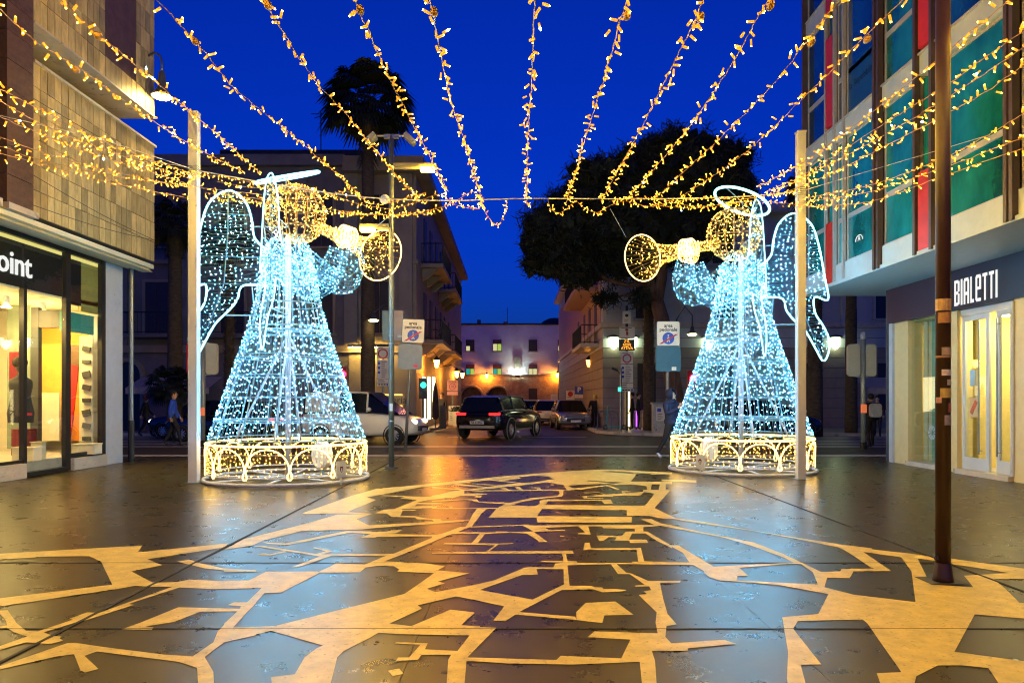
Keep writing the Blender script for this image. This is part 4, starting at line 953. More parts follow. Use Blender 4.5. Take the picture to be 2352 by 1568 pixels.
# shop room
M_YELW = mat('shop_yellow_wall', (.70, .58, .22), .6, var=.05)
pbox('shop_floor', rb, M_PALE, XS + .13, 14.5, 8, 17.5, .01, .09)
pbox('shop_ceiling', rb, M_YELW, XS + .13, 14.5, 8, 17.5, 3.30, 3.38)
pbox('shop_back_wall', rb, M_YELW, 14.5, 14.6, 8, 17.7, 0.09, 3.3)
pbox('shop_end_wall', rb, M_YELW, XS + .4, 14.5, 17.55, 17.65, .09, 3.3)
pbox('shop_partition', rb, M_YELW, XS + .5, 11.5, 15.2, 15.3, .09, 3.3)
for (x, y) in ((9.9, 14.7), (9.9, 13.8), (10.6, 14.2), (11.6, 13.4), (9.75, 16.2), (11.2, 12.4)):
    s_ = MB().cyl((x, y, 3.2), (x, y, 3.299), .06, n=10).build('ceiling_spot', M_WHITE, rb)
    MB().cyl((x, y, 3.17), (x, y, 3.198), .08, n=12).build('spot_lens', lamp_mat('shop_yellow_lamp', (1.0, .80, .36), 600), s_)
sh = thing('display_shelf', 'lit yellow shelf unit full of boxes inside the right shop', 'shelf', (11.3, 14.2, .09))
pbox('back', sh, M_YELW, 11.9, 11.95, 13.0, 15.15, .09, 2.6)
for k in range(5):
    pbox('shelf_board', sh, M_WHITE, 11.5, 11.898, 13.0, 15.15, .35 + .5*k, .39 + .5*k)
for y in (13.0, 13.7, 14.4, 15.12):
    pbox('upright', sh, M_WHITE, 11.46, 11.499, y, y + .04, .09, 2.6)
gcol = [(.5, .08, .05), (.06, .06, .07), (.55, .5, .4), (.12, .2, .12), (.45, .3, .1), (.2, .25, .3)]
gi = 0
for k in range(4):
    for j in range(9):
        y = 13.1 + .225*j; h = .16 + .16*random.random(); gi += 1
        g = MB().obox((11.65, y, .392 + .5*k + h/2), (.14, .14, h)).cyl((11.65, y, .392 + .5*k + h), (11.65, y, .42 + .5*k + h), .035, n=8).build('boxed_pot', mat('box_%d' % (gi % 6), gcol[gi % 6], .5))
        tag(g, 'small %s boxed pot, %s from the door, %s shelf of the right shop' % (('red', 'black', 'cream', 'green', 'ochre', 'grey')[gi % 6], ('first', 'second', 'third', 'fourth', 'fifth', 'sixth', 'seventh', 'eighth', 'ninth')[j], ('lowest', 'second', 'third', 'top')[k]), 'box', 'boxed pots on the right shop shelf')
# ================================================================== FAR BUILDINGS
M_STONE_D = mat('grey_violet_stone', (.15, .14, .155), .7, var=.18, vscale=1.2, bump=.15, bscale=12)
M_STONE_L = mat('warm_stone', (.26, .22, .18), .7, var=.15, vscale=1.2, bump=.15, bscale=12)
M_PLAST = mat('pale_plaster', (.74, .70, .72), .7, var=.14, vscale=.6, bump=.1, bscale=8)
M_PLASTB = mat('pale_blue_plaster', (.42, .44, .46), .7, var=.10, vscale=.8)
M_BRICK = mat('rough_ashlar', (.40, .28, .17), .8, var=.4, vscale=3.0, bump=.8, bscale=7)
M_SHUT = mat('dark_shutter', (.03, .025, .03), .5)
M_AWN = mat('red_brown_blind', (.12, .04, .05), .6)
M_IRON = mat('iron_rail', (.015, .015, .017), .5)
M_LIT = lamp_mat('lit_window_green', (.55, .75, .12), .75)
M_LIT2 = lamp_mat('lit_window_cream', (.85, .80, .38), .8)
M_LIT3 = lamp_mat('lit_window_teal', (.04, .5, .45), .7)
M_ROOFD = mat('dark_roof', (.03, .03, .035), .8)
def window(parent, xc, z0, w, h, Y, shut=M_SHUT, surround=True, lit=None, mats=M_PALE):
    """a facade window facing -y: surround, sill, two leaves"""
    g = MB()
    if surround:
        g.box(xc-w/2-.12, xc-w/2, Y-.07, Y, z0, z0+h+.12).box(xc+w/2, xc+w/2+.12, Y-.07, Y, z0, z0+h+.12).box(xc-w/2+.001, xc+w/2-.001, Y-.07, Y, z0+h, z0+h+.12)
    g.box(xc-w/2-.16, xc+w/2+.16, Y-.14, Y, z0-.09, z0-.003)
    f = g.build('window', mats, parent)
    pbox('shutter', f, shut, xc-w/2+.002, xc-.012, Y-.035, Y-.004, z0, z0+h-.003)
    pbox('shutter', f, shut, xc+.012, xc+w/2-.002, Y-.035, Y-.004, z0, z0+h-.003)
    return f
def railing(parent, pts, z, h=.95):
    m = MB()
    for i in range(len(pts)-1):
        a, b = Vector((*pts[i], z)), Vector((*pts[i+1], z)); L = (b-a).length
        m.tube([a + Vector((0,0,h)), b + Vector((0,0,h))], .025, 4).tube([a + Vector((0,0,.08)), b + Vector((0,0,.08))], .018, 4)
        k = max(2, int(L/.16))
        for j in range(k+1): p = a.lerp(b, j/k); m.tube([p, p + Vector((0,0,h))], .010, 3)
    return m.build('railing', M_IRON, parent)
# ---- left old block: front at y=33, side at x=-4.3
LB = thing('old_corner_block', 'dark old stone block behind the left angel with shuttered windows', 'building', (-12, 40, 0))
YL = 33.0
pbox('front_wall', LB, M_STONE_D, -60, -7.35, YL, 62, 0, 12.0)
pbox('corner_wall', LB, M_STONE_L, -7.34, -4.3, YL - .15, 62, 3.6, 11.6)
pbox('ground_floor', LB, M_STONE_L, -7.34, -4.3, YL - .1, 62, 0, 3.599)
pbox('cornice', LB, M_STONE_L, -7.5, -3.75, YL - .7, 62, 11.62, 12.0)
pbox('cornice', LB, M_STONE_L, -7.5, -3.95, YL - .5, 62, 12.01, 12.35)
pbox('parapet', LB, M_STONE_D, -60, -7.51, YL - .25, YL + .3, 12.01, 12.5)
pbox('roof_house', LB, M_ROOFD, gx(505, 36), gx(830, 36), 36, 46, 12.01, 13.8)
pbox('string_course', LB, M_STONE_L, -60, -4.2, YL - .26, YL + .2, 3.62, 3.95)
pbox('string_course', LB, M_STONE_L, -60, -4.2, YL - .24, YL + .2, 7.6, 7.8)
for x in (-7.2, -4.75, -9.5, -14.6, -17.5):
    pbox('pilaster', LB, M_STONE_D if x < -7.3 else M_STONE_L, x - .3, x + .3, YL - .33, YL - .151, 3.96, 11.6)
for xc in (-5.95, -8.6, -10.6, -12.6, -16.0, -18.5):
    for z0 in (4.5, 8.4):
        window(LB, xc, z0, 1.05, 2.3, YL - (.15 if xc > -7.3 else 0), mats=M_STONE_L)
for k, xc in enumerate((-16.0, -12.6)):
    b = pbox('balcony', LB, M_STONE_D, xc-1.1, xc+1.1, YL-1.0, YL, 4.25, 4.4); railing(b, [(xc-1.05, YL-.02), (xc-1.05, YL-.95), (xc+1.05, YL-.95), (xc+1.05, YL-.02)], 4.4)
# arched doorway far left
def arch_door(parent, xc, w, h, Y, m_in, m_sur):
    pts = [(-w/2, 0), (w/2, 0), (w/2, h - w/2)] + [(w/2*math.cos(q), h - w/2 + w/2*math.sin(q)) for q in [math.pi*i/12 for i in range(1, 12)]] + [(-w/2, h - w/2)]
    d = MB().prism(pts, (xc, Y - .06, 0), (1,0,0), (0,0,1), (0,.055,0)).build('arched_door', m_in, parent)
    o = []
    for i in range(13):
        q = math.pi*i/12; o.append((xc + (w/2+.1)*math.cos(q), Y - .05, h - w/2 + (w/2+.1)*math.sin(q)))
    MB().tube([(xc + w/2 + .1, Y-.05, 0)] + o + [(xc - w/2 - .1, Y-.05, 0)], .12, 5).build('arch_surround', m_sur, d)
    return d
arch_door(LB, gx(294, YL), 1.15, 3.2, YL, M_BLACK, M_STONE_L)
# side facade with balconies
for k, (y0, y1) in enumerate(((34.5, 39.5), (42.5, 48))):
    for z in (4.15, 7.75):
        b = pbox('balcony', LB, M_STONE_L, -4.29, -3.25, y0, y1, z, z + .18)
        railing(b, [(-4.28, y0+.03), (-3.3, y0+.03), (-3.3, y1-.03), (-4.28, y1-.03)], z + .18)
        for j in range(3):
            MB().prism([(0,0),(0,-.55),(.25,-.45),(.75,0)], (-4.29, y0 + .4 + j*(y1-y0-.9)/2, z - .002), (1,0,0), (0,0,1), (0,.2,0)).build('bracket', M_STONE_L, b)
for y in (36, 38.6, 41.3, 44, 46.6, 49.5):
    for z in (4.4, 8.0):
        pbox('side_shutter', LB, M_SHUT, -4.298, -4.24, y - .5, y + .5, z, z + 2.3)
# ground floor shops on the corner: lit openings, awning, sign
M_SHOPLIT = lamp_mat('shop_glow', (1.0, .55, .10), 3.0)
M_SHOPW2 = lamp_mat('shop_window_white', (1.0, .80, .38), 4.5)
pbox('shop_opening', LB, M_SHOPLIT, gx(862, YL), gx(925, YL), YL - .13, YL - .105, 0.12, gz(905, YL))
pbox('shop_sign_board', LB, mat('cream_sign', (.6, .5, .25), .5), gx(868, YL), gx(930, YL), YL - .2, YL - .14, gz(930, YL), gz(908, YL))
text('gelateria', .42, ((gx(868, YL) + gx(930, YL))/2, YL - .21, gz(919, YL)), 'cam', M_DARKGREY, LB, .003)
for y in (35.0, 37.2, 39.4): pbox('lit_shop_window', LB, M_SHOPW2, -4.297, -4.25, y, y + 1.1, .5, gz(865, y))
fl = thing('wall_flood', 'long lamp above the yellow lit shop beside the van', 'lamp', (gx(820, 32.6), 32.5, gz(800, 32.6)))
pbox('housing', fl, M_DARKGREY, gx(800, 32.5), gx(900, 32.5), 32.35, 32.5, 3.85, 3.95)
pbox('tube', fl, lamp_mat('yellow_tube', (1.0, .62, .12), 130), gx(802, 32.5), gx(898, 32.5), 32.38, 32.47, 3.80, 3.848)
# ---- end building with arches at y=75
EB = thing('arcade_building', 'pale three storey building with arches closing the street', 'building', (0, 80, 0))
YE2 = 75.0; k75 = YE2
zt = gz(746, YE2); zs = gz(863, YE2)
pbox('upper_wall', EB, M_PLAST, gx(1030, YE2), gx(1325, YE2), YE2, YE2 + 12, zs, zt)
# lower wall with two real arches cut out (drawn as a polygon with notches)
def arch_pts(uc, r, zc): return [(uc - r, 0)] + [(uc + r*math.cos(math.pi - math.pi*i/14), zc + r*math.sin(math.pi - math.pi*i/14)) for i in range(15)] + [(uc + r, 0)]
a1, a2 = gx(1083, YE2), gx(1143, YE2); ra = 1.05; zc1 = gz(889, YE2) - ra
poly = [(gx(1028, YE2), 0)] + arch_pts(a1, ra, zc1) + arch_pts(a2, ra, zc1) + [(gx(1327, YE2), 0), (gx(1327, YE2), zs - .002), (gx(1028, YE2), zs - .002)]
MB().prism(poly, (0, YE2 - .15, 0), (1,0,0), (0,0,1), (0, 1.2, 0)).build('lower_wall', M_BRICK, EB)
pbox('arcade_back', EB, M_BRICK, gx(1028, YE2), gx(1200, YE2), YE2 + 3, YE2 + 3.2, 0, zs)
for a in (a1, a2):
    MB().tube([(a + (ra+.12)*math.cos(q), YE2 - .17, zc1 + (ra+.12)*math.sin(q)) for q in [math.pi*i/16 for i in range(17)]], .13, 5).build('arch_ring', M_STONE_L, EB)
pbox('string_course', EB, M_STONE_L, gx(1028, YE2), gx(1327, YE2), YE2 - .25, YE2 + .1, zs + .003, zs + .14)
pbox('roof_edge', EB, M_ROOFD, gx(1028, YE2), gx(1327, YE2), YE2 - .2, YE2 + 12, zt + .003, zt + .15)
ewin = [(1080, 780, 'd', 'y'), (1142, 780, 'b', 'yg'), (1224, 780, 'd', ''), (1291, 780, 'd', 'y'), (1080, 837, 'b', 'tg'), (1142, 837, 'b', 'tg'), (1224, 837, 'b', 'yy'), (1291, 837, 'b', '')]
for uc, vt, kd, lit in ewin:
    x = gx(uc, YE2); z1 = gz(vt, YE2); z0 = gz(vt + 26, YE2); w = .88
    f = MB().box(x-w/2-.08, x+w/2+.08, YE2-.06, YE2, z0-.1, z0-.003).build('window', M_STONE_L, EB)
    pbox('dark_pane', f, M_SHUT, x-w/2, x+w/2, YE2-.03, YE2-.003, z0, z1)
    if kd == 'b': pbox('blind', f, M_AWN, x-w/2, x+w/2, YE2-.10, YE2-.032, z1-.42, z1)
    cols = {'y': M_LIT2, 'g': M_LIT, 't': M_LIT3}
    for j, ch in enumerate(lit):
        xa = x - w/2 + .03 + j*(w/2); zb2 = z1 - .44 if kd == 'b' else z0 + .5
        pbox('lit_pane', f, cols[ch], xa, xa + w/2 - .06, YE2-.04, YE2-.031, z0 + .03, zb2)
for uc in (1224, 1291):
    x = gx(uc, YE2); pbox('ground_window', EB, M_SHUT, x-.44, x+.44, YE2-.2, YE2-.152, gz(917, YE2), gz(892, YE2))
pbox('shrine_niche', EB, M_STONE_L, gx(1181, YE2), gx(1196, YE2), YE2-.12, YE2-.003, gz(846, YE2), gz(818, YE2))
pbox('chimney', EB, M_STONE_D, gx(1094, YE2), gx(1102, YE2), YE2+2, YE2+2.6, zt+.15, gz(729, YE2))
pbox('salmon_chimney', EB, mat('salmon_plaster', (.6, .3, .25), .7), gx(1156, YE2), gx(1166, YE2), YE2+2, YE2+2.5, zt+.15, gz(733, YE2))  # second chimney in a salmon tone
MB().lathe([(1.9, 0), (1.75, .5), (1.3, 1.0), (.7, 1.3), (.001, 1.4)], 20, (gx(1282, YE2), YE2+6, zt)).build('dome', M_ROOFD, EB, smooth=True)
MB().cyl((gx(1165, YE2), YE2+2, zt), (gx(1165, YE2), YE2+2, zt+2.0), .03, n=5).build('antenna', M_IRON, EB)
# ---- right block: rusticated pale front y=36, pink side x=4.5
RB = thing('pale_corner_block', 'pale blue grey block with banded stone behind the pine', 'building', (12, 42, 0))
YQ = 36.0; XQ = 4.5
pbox('upper_wall', RB, M_PLASTB, XQ, 60, YQ, 70, 5.05, 10.6)
for k in range(10):
    z = .12 + .493*k
    pbox('stone_course', RB, M_PLASTB if k > 7 else M_STONE_L, XQ - .04, 60, YQ - .10, 70, z, z + .465)
pbox('course_back', RB, M_STONE_D, XQ + .02, 60, YQ - .05, 69, .05, 5.04)
pbox('string_course', RB, M_PALE, XQ - .15, 60, YQ - .22, 70, 5.06, 5.3)
pbox('cornice', RB, M_PALE, XQ - .5, 60, YQ - .6, 70, 10.61, 10.95)
for x in (XQ + .45, 8.6, 12.2, 16.5):
    p = pbox('pilaster', RB, M_PLASTB, x - .35, x + .35, YQ - .12, YQ - .001, 5.31, 10.6)
    MB().tube([(x + .16*math.cos(q), YQ - .15, 7.3 + .16*math.sin(q)) for q in [2*math.pi*i/14 for i in range(14)]], .03, 4, closed=True).build('round_boss', M_PALE, p)
    MB().tube([(x-.28, YQ-.14, 5.7), (x-.28, YQ-.14, 7.1), (x+.28, YQ-.14, 7.1), (x+.28, YQ-.14, 5.7)], .03, 4, closed=True).build('pilaster_panel', M_PALE, p)
for xc in (6.6, 10.4, 14.4, 18.4):
    window(RB, xc, 5.5, 1.05, 2.2, YQ)
    window(RB, xc, 8.2, 1.05, 1.8, YQ)
    window(RB, xc, 1.0, .9, 2.3, YQ - .10, surround=False)
b = pbox('balcony', RB, M_PALE, XQ - 1.0, XQ - .041, 37.5, 43, 4.2, 4.4); railing(b, [(XQ-.1, 37.55), (XQ-.95, 37.55), (XQ-.95, 42.9), (XQ-.1, 42.9)], 4.4)
b = pbox('balcony', RB, mat('pink_plaster', (.5, .32, .27), .7), XQ - 1.2, XQ - .041, 38, 47, 7.2, 7.45); railing(b, [(XQ-.1, 38.05), (XQ-1.1, 38.05), (XQ-1.1, 46.9), (XQ-.1, 46.9)], 7.45)
for y in (39, 42, 45, 49): 
    for z in (4.5, 7.5): pbox('side_shutter', RB, M_SHUT, XQ - .06, XQ - .042, y - .5, y + .5, z, z + 2.2)
pbox('side_wall', RB, mat('pink_plaster', (.5, .32, .27)), XQ - .041, XQ - .002, 37, 70, 5.05, 9.8)
pbox('lit_doorway', RB, M_SHOPW2, gx(1436, YQ), gx(1446, YQ), YQ - .125, YQ - .104, .2, 2.0)
pbox('lit_doorway', RB, lamp_mat('doorway_amber', (1.0, .62, .16), 7), gx(1478, YQ), gx(1502, YQ), YQ - .125, YQ - .104, .2, 2.1)
# awning roof in front of the right block
for lbl, X0, X1, Y0 in (('pale cafe canopy at the far left under the dark block', gx(288, 30.6), gx(480, 30.6), 31.4), ('pale cafe canopy far right beside the backpack walker', gx(1985, 31.5), gx(2080, 31.5), 32.0)):
    a = thing('canopy', lbl, 'awning', ((X0+X1)/2, Y0, 0), 0, 'cafe canopies')
    MB().add([(X0, Y0-.8, 2.0), (X1, Y0-.8, 2.0), (X1, Y0+.6, 2.5), (X0, Y0+.6, 2.5), (X0, Y0-.8, 1.75), (X1, Y0-.8, 1.75)], [(0,1,2,3), (4,5,1,0)]).build('cloth', mat('canopy_cloth', (.45, .36, .30), .8), a)
    for x in (X0+.1, (X0+X1)/2, X1-.1): MB().cyl((x, Y0-.75, .12), (x, Y0-.75, 2.0), .03, n=6).build('pole', M_IRON, a)

# ================================================================== TREES
M_LEAF = mat('pine_needles', (.012, .018, .008), .7, var=.5, vscale=1.5)
M_BARK = mat('pine_bark', (.11, .06, .035), .85, var=.4, vscale=5, bump=.8, bscale=14, stretch=(1, 1, .3))
M_PALML = mat('palm_leaf', (.012, .018, .010), .55, var=.4)
M_PALMB = mat('palm_bark', (.075, .055, .035), .9, var=.4, bump=1.0, bscale=18, stretch=(1, 1, 2.5))
def quads_mesh(name, V, m, parent):
    n = len(V)//4; me = bpy.data.meshes.new(name)
    me.vertices.add(len(V)); me.vertices.foreach_set('co', np.asarray(V, float).ravel())
    me.loops.add(len(V)); me.loops.foreach_set('vertex_index', np.arange(len(V), dtype=np.int32))
    me.polygons.add(n); me.polygons.foreach_set('loop_start', np.arange(0, len(V), 4, dtype=np.int32))
    me.update(calc_edges=True); me.materials.append(m)
    o = bpy.data.objects.new(name, me); C.objects.link(o); o.parent = parent; o['kind'] = 'stuff'
    return o
def pine():
    Y = 31.0; t = thing('stone_pine', 'broad dark stone pine towering behind the right trumpet', 'tree', (gx(1558, Y), Y, .12))
    o = Vector(ORG[t.name])
    P = lambda u, v, dy=0: at(u, v, Y) + Vector((0, dy, 0)) - o
    MB().tube([P(1560,985), P(1552,920), P(1538,830), P(1522,740), P(1508,690)], [.42,.36,.33,.31,.29], 10).build('trunk', M_BARK, t, world=False, smooth=True)
    m = MB()
    m.tube([P(1508,690), P(1490,640), P(1462,600), P(1430,560,.5), P(1380,520,.8)], [.25,.19,.16,.11,.06], 7)
    m.tube([P(1508,692), P(1520,640), P(1525,590), P(1540,520), P(1580,450)], [.27,.22,.19,.13,.06], 7)
    m.tube([P(1490,650), P(1440,655), P(1390,640), P(1340,600,-.5), P(1280,560,-.5)], [.13,.11,.09,.07,.04], 6)
    m.tube([P(1525,600), P(1580,560,.5), P(1640,500,.8)], [.15,.1,.05], 6)
    m.tube([P(1462,602), P(1440,540,-1), P(1420,470,-1)], [.13,.09,.05], 6)
    m.tube([P(1460,668), P(1420,682), P(1385,684)], [.06,.05,.03], 5)
    m.build('limbs', M_BARK, t, world=False, smooth=True)
    lobes = [(1450,520,215,105),(1570,430,140,90),(1330,545,110,90),(1290,560,95,75),(1255,520,60,50),(1245,600,50,38),(1330,490,90,80),(1390,560,90,70),(1420,430,100,80),(1510,390,110,75),(1560,345,90,38),(1620,420,110,85),(1660,370,75,40),(1690,450,45,55),(1500,490,110,80),(1590,500,110,60),(1330,620,70,40),(1440,610,60,30),(1240,555,45,60),(1360,400,60,35),(1600,560,80,50),
             (1390,686,26,10),(1466,684,26,10)]
    V = []
    for (u, v, ru, rv) in lobes:
        c = np.array(P(u, v)); rx, rz_ = ru/F_PX*Y, rv/F_PX*Y; ry = max(.8, min(3.2, rx*1.2)) if ru > 40 else .5
        nb = int(44*rx*rz_) + 8
        for _ in range(nb):                              # tufts
            d = rng.normal(size=3); d /= np.linalg.norm(d); r_ = (.55 + .40*rng.random())
            tc = c + d*np.array((rx, ry, rz_))*r_*1.0; s_ = .24 + .16*rng.random()
            for _k in range(30):
                a = rng.normal(size=3); a /= np.linalg.norm(a); b = np.cross(a, rng.normal(size=3)); b /= np.linalg.norm(b)
                p = tc + rng.normal(size=3)*.16
                V += [p - b*.022, p + b*.022, p + a*s_ + b*.012, p + a*s_ - b*.012]
        for _ in range(int(90*rx*rz_)):                  # dense inner clumps
            d = rng.normal(size=3); d /= np.linalg.norm(d); tc = c + d*np.array((rx, ry, rz_))*.8*rng.random()**.4
            a = rng.normal(size=3); a /= np.linalg.norm(a); b = np.cross(a, rng.normal(size=3)); b /= np.linalg.norm(b); s_ = .30
            V += [tc - a*s_ - b*s_*.6, tc + a*s_*.7 - b*s_, tc + a*s_ + b*s_*.6, tc - a*s_*.6 + b*s_]
    quads_mesh('crown', V, M_LEAF, t)
pine()
def palm(label, u, Y, vtop, rcrown, rt, n_leaf=56, skirt=0.8, lean=0.0, shaggy=False):
    x = gx(u, Y); z = gz(vtop, Y)
    t = thing('palm_tree', label, 'palm tree', (x, Y, .0), 0, 'street palms')
    k = 14; pts = [(lean*(i/k)**2, 0, z*i/k) for i in range(k+1)]
    MB().tube(pts, [rt*(1.25 - .35*i/k + (.08 if i % 2 else 0)) for i in range(k+1)], 10).build('trunk', M_PALMB, t, world=False, smooth=True)
    V = []; top = np.array((lean, 0, z))
    m = MB()
    for i in range(n_leaf):
        az = 2*math.pi*(i*.618 + .1*rng.random()); el = math.asin(1 - 1.55*(i + .5)/n_leaf)    # from upright to hanging
        d = np.array((math.cos(az)*math.cos(el), math.sin(az)*math.cos(el), math.sin(el)))
        hub = top + d*rcrown*.5 + np.array((0, 0, -.04*rcrown))
        m.tube([tuple(top), tuple(hub)], .016, 3, cap=False)
        side = np.cross(d, (0, 0, 1.)); side /= max(np.linalg.norm(side), 1e-6)
        for j in range(17):
            q = R(-78 + 156*j/16); sd = d*math.cos(q) + side*math.sin(q)
            L = rcrown*(.5 + .12*rng.random())*(.75 + .25*math.cos(q)); w = .035*rcrown
            p1 = hub + sd*L*.55; p2 = p1 + (sd*.55 + np.array((0, 0, -.62)))*L*.6
            nrm = np.cross(sd, side if abs(q) < .9 else d); nn = np.cross(sd, nrm); nn /= max(np.linalg.norm(nn), 1e-6)
            V += [hub - nn*w*.3, hub + nn*w*.3, p1 + nn*w, p1 - nn*w, p1 - nn*w, p1 + nn*w, p2 + nn*w*.12, p2 - nn*w*.12]
    m.build('leaf_stalks', M_PALML, t, world=False)
    quads_mesh('crown', V, M_PALML, t)
    V = []
    if skirt > 0 or shaggy:
        for i in range(260 if not shaggy else 700):
            az = rng.random()*2*math.pi; zz = z - rcrown*skirt*rng.random() if not shaggy else z*(.25 + .75*rng.random())
            r_ = rt*1.0; p = np.array((math.cos(az)*r_ + (lean if not shaggy else 0), math.sin(az)*r_, zz)); d = np.array((math.cos(az)*.5, math.sin(az)*.5, (-.8 if not shaggy else .6)))
            s_ = np.array((-math.sin(az), math.cos(az), 0))*.03; L = .45*rcrown*.5 if not shaggy else .22
            V += [p - s_, p + s_, p + d*L + s_*.5, p + d*L - s_*.5]
        quads_mesh('dead_fronds', V, M_PALMB, t)
    return t
palm('tall fan palm rising above the dark block left of centre', 845, 30.0, 235, 2.15, .24, 54, 1.1)
palm('dark palm at the far left between stone wall and white post', 402, 28.0, 520, 1.35, .24, 40, .8)
palm('slim shaggy palm trunk behind the left angel', 527, 29.0, 560, 1.2, .16, 30, .5, shaggy=True)
palm('shaggy palm trunk beside the traffic display pole', 1490, 33.4, 560, 1.2, .20, 30, .5, shaggy=True)
palm('shaggy palm right of the right angel below the wing tip', 1872, 30.0, 430, 1.4, .24, 40, .8, shaggy=True)
palm('dark slim palm behind the traffic light boxes at right', 1955, 30.6, 470, 1.2, .20, 30, .6)
palm('low spiky palm shrub behind the blue jacket walker', 392, 27.2, 885, 1.05, .12, 34, 0)
# ================================================================== LAMPS AND STREET FURNITURE
M_SODIUM = lamp_mat('sodium_lamp', (1.0, .55, .06), 520)
M_LANTERN = lamp_mat('orange_lantern', (1.0, .32, .03), 420)
def lamp_post():
    Y = 16.05; x = gx(899, Y); t = thing('lamp_post', 'tall grey lamp post right of the left angel with two lit sodium lamps', 'lamp post', (x, Y, 0))
    zt = gz(312, Y)
    MB().cyl((x, Y, .01), (x, Y, zt), .062, .055, n=14).build('pole', mat('pole_grey_blue', (.16, .20, .21), .3, .5), t, smooth=True)
    MB().cyl((x, Y, .0), (x, Y, .03), .14, n=14).build('foot', M_DARKGREY, t)
    for v in (772, 790, 968): MB().cyl((x, Y, gz(v, Y)), (x, Y, gz(v, Y) + .03), .067, n=14).build('band', M_STEEL, t)
    pbox('bracket', t, M_STEEL, x - .16, x + .16, Y - .05, Y + .05, zt - .06, zt + .02)
    for s_ in (-1, 1):
        h = MB().tube([(x + s_*.14, Y, zt), (x + s_*.30, Y - .05, zt - .02)], .022, 6)
        h.obox((x + s_*.42, Y - .12, zt - .12), (.26, .30, .10), Matrix.Rotation(s_*.75, 3, 'Y')).build('dark_floodlight', mat('flood_grey', (.25, .26, .22), .35, .3), t)
    # two flat sodium lanterns on arms at different heights
    for (u0, u1, v, s_) in ((905, 1003, 392, 1), (828, 894, 530, -1)):
        xa, xb = gx(u0, Y), gx(u1, Y); z = gz(v, Y)
        hd = MB().box(min(xa, xb), max(xa, xb), Y - .12, Y + .06, z + .045, z + .13).build('lamp_head', mat('lamp_head_olive', (.22, .20, .08), .4), t)
        xl0, xl1 = (xb - .34, xb - .05) if s_ > 0 else (xa + .02, xa + .32)
        MB().box(xl0, xl1, Y - .14, Y + .03, z - .03, z + .044).build('lens', M_SODIUM, hd)
    sp = MB().lathe([(.001, 0), (.09, .0), (.11, .03), (.07, .07), (.001, .08)], 14, (gx(884, 15.9), 15.9, gz(459, 15.9)), Matrix.Rotation(R(90), 3, 'X')).build('loudspeaker', M_WHITE, t)
    MB().obox((x + .005, Y - .062, gz(935, Y)), (.07, .004, .16)).build('sticker', M_WHITE, t)
lamp_post()
def bell_lamp():
    Y = 15.2; xw = XO; t = thing('wall_bell_lamp', 'lit bell shaped lamp on a curved arm by the stone wall corner', 'lamp', (gx(372, 17.6), 17.6, gz(215, 17.6)))
    Y = 17.6; c = at(372, 222, Y)
    MB().lathe([(.03, .62), (.07, .58), (.09, .40), (.10, .22), (.17, .10), (.25, .02), (.24, .0)], 20, c).build('bell_shade', mat('bell_grey', (.10, .11, .12), .4, .4), t, smooth=True)
    MB().ball(c + Vector((0, 0, .0)), .20, 16, 8, sc=(1, 1, .35)).build('diffuser', lamp_mat('bell_glow', (1.0, .72, .26), 240), t, smooth=True)
    MB().tube([c + Vector((0, 0, .60)), c + Vector((0, 0, .85)), c + Vector((-.06, 0, 1.0)), c + Vector((-.2, 0, 1.05)), Vector((XO - .05, Y, c.z + .95))], .025, 6).build('arm', M_DARKGREY, t, smooth=True)
bell_lamp()
def lantern(label, u, v, Y, arm, m=M_LANTERN, s=1.0, post=False):
    c = at(u, v, Y); t = thing('lantern', label, 'lantern', tuple(c), 0, 'orange street lanterns')
    MB().lathe([(.001, -.26*s), (.07*s, -.24*s), (.14*s, .10*s), (.001, .11*s)], 8, c).build('glass', m, t)
    MB().lathe([(.18*s, .11*s), (.15*s, .16*s), (.05*s, .28*s), (.001, .32*s)], 8, c).build('cap', M_IRON, t)
    if post: MB().cyl((c.x, c.y, .1), (c.x, c.y, c.z - .26*s), .05, n=8).build('post', M_IRON, t)
    else: MB().tube([c + Vector((0, 0, .3*s)), c + Vector((arm*.3, 0, .5*s)), c + Vector((arm, .0, .35*s))], .02, 5).build('arm', M_IRON, t)
lantern('orange lantern on the left street corner above the lit shop', 1003, 832, 35, -.5, s=1.0)
lantern('nearer orange lantern of the pair beside the red zone sign', 1049, 857, 44, -1.2, s=1.0)
lantern('farther orange lantern of the pair beside the red zone sign', 1062, 860, 54, -1.0, s=1.0)
lantern('orange lantern on the arcade wall between the two arches', 1118, 862, 74.5, 0.0, s=1.1)
lantern('orange lantern on the arcade wall right of the white floodlight', 1280, 860, 74.5, 0.0, s=1.1)
lantern('upper orange lantern on the pink right street corner', 1352, 831, 42, .9, lamp_mat('dim_lantern', (1, .34, .05), 14), s=1.1)
lantern('lower orange lantern on the pink right street corner', 1365, 852, 48, .6, lamp_mat('dim_lantern', (1, .34, .05)), s=1.0)
wf = thing('wall_floodlight', 'bright white floodlight below the niche on the arcade building', 'floodlight', tuple(at(1188, 860, 74.7)))
MB().obox(at(1188, 862, 74.6), (.5, .2, .14), Matrix.Rotation(-.5, 3, 'X')).build('housing', M_IRON, wf)
MB().obox(at(1188, 858.6, 74.62), (.44, .16, .05), Matrix.Rotation(-.5, 3, 'X')).build('lens', lamp_mat('flood_white', (.75, 1.0, .85), 300), wf)
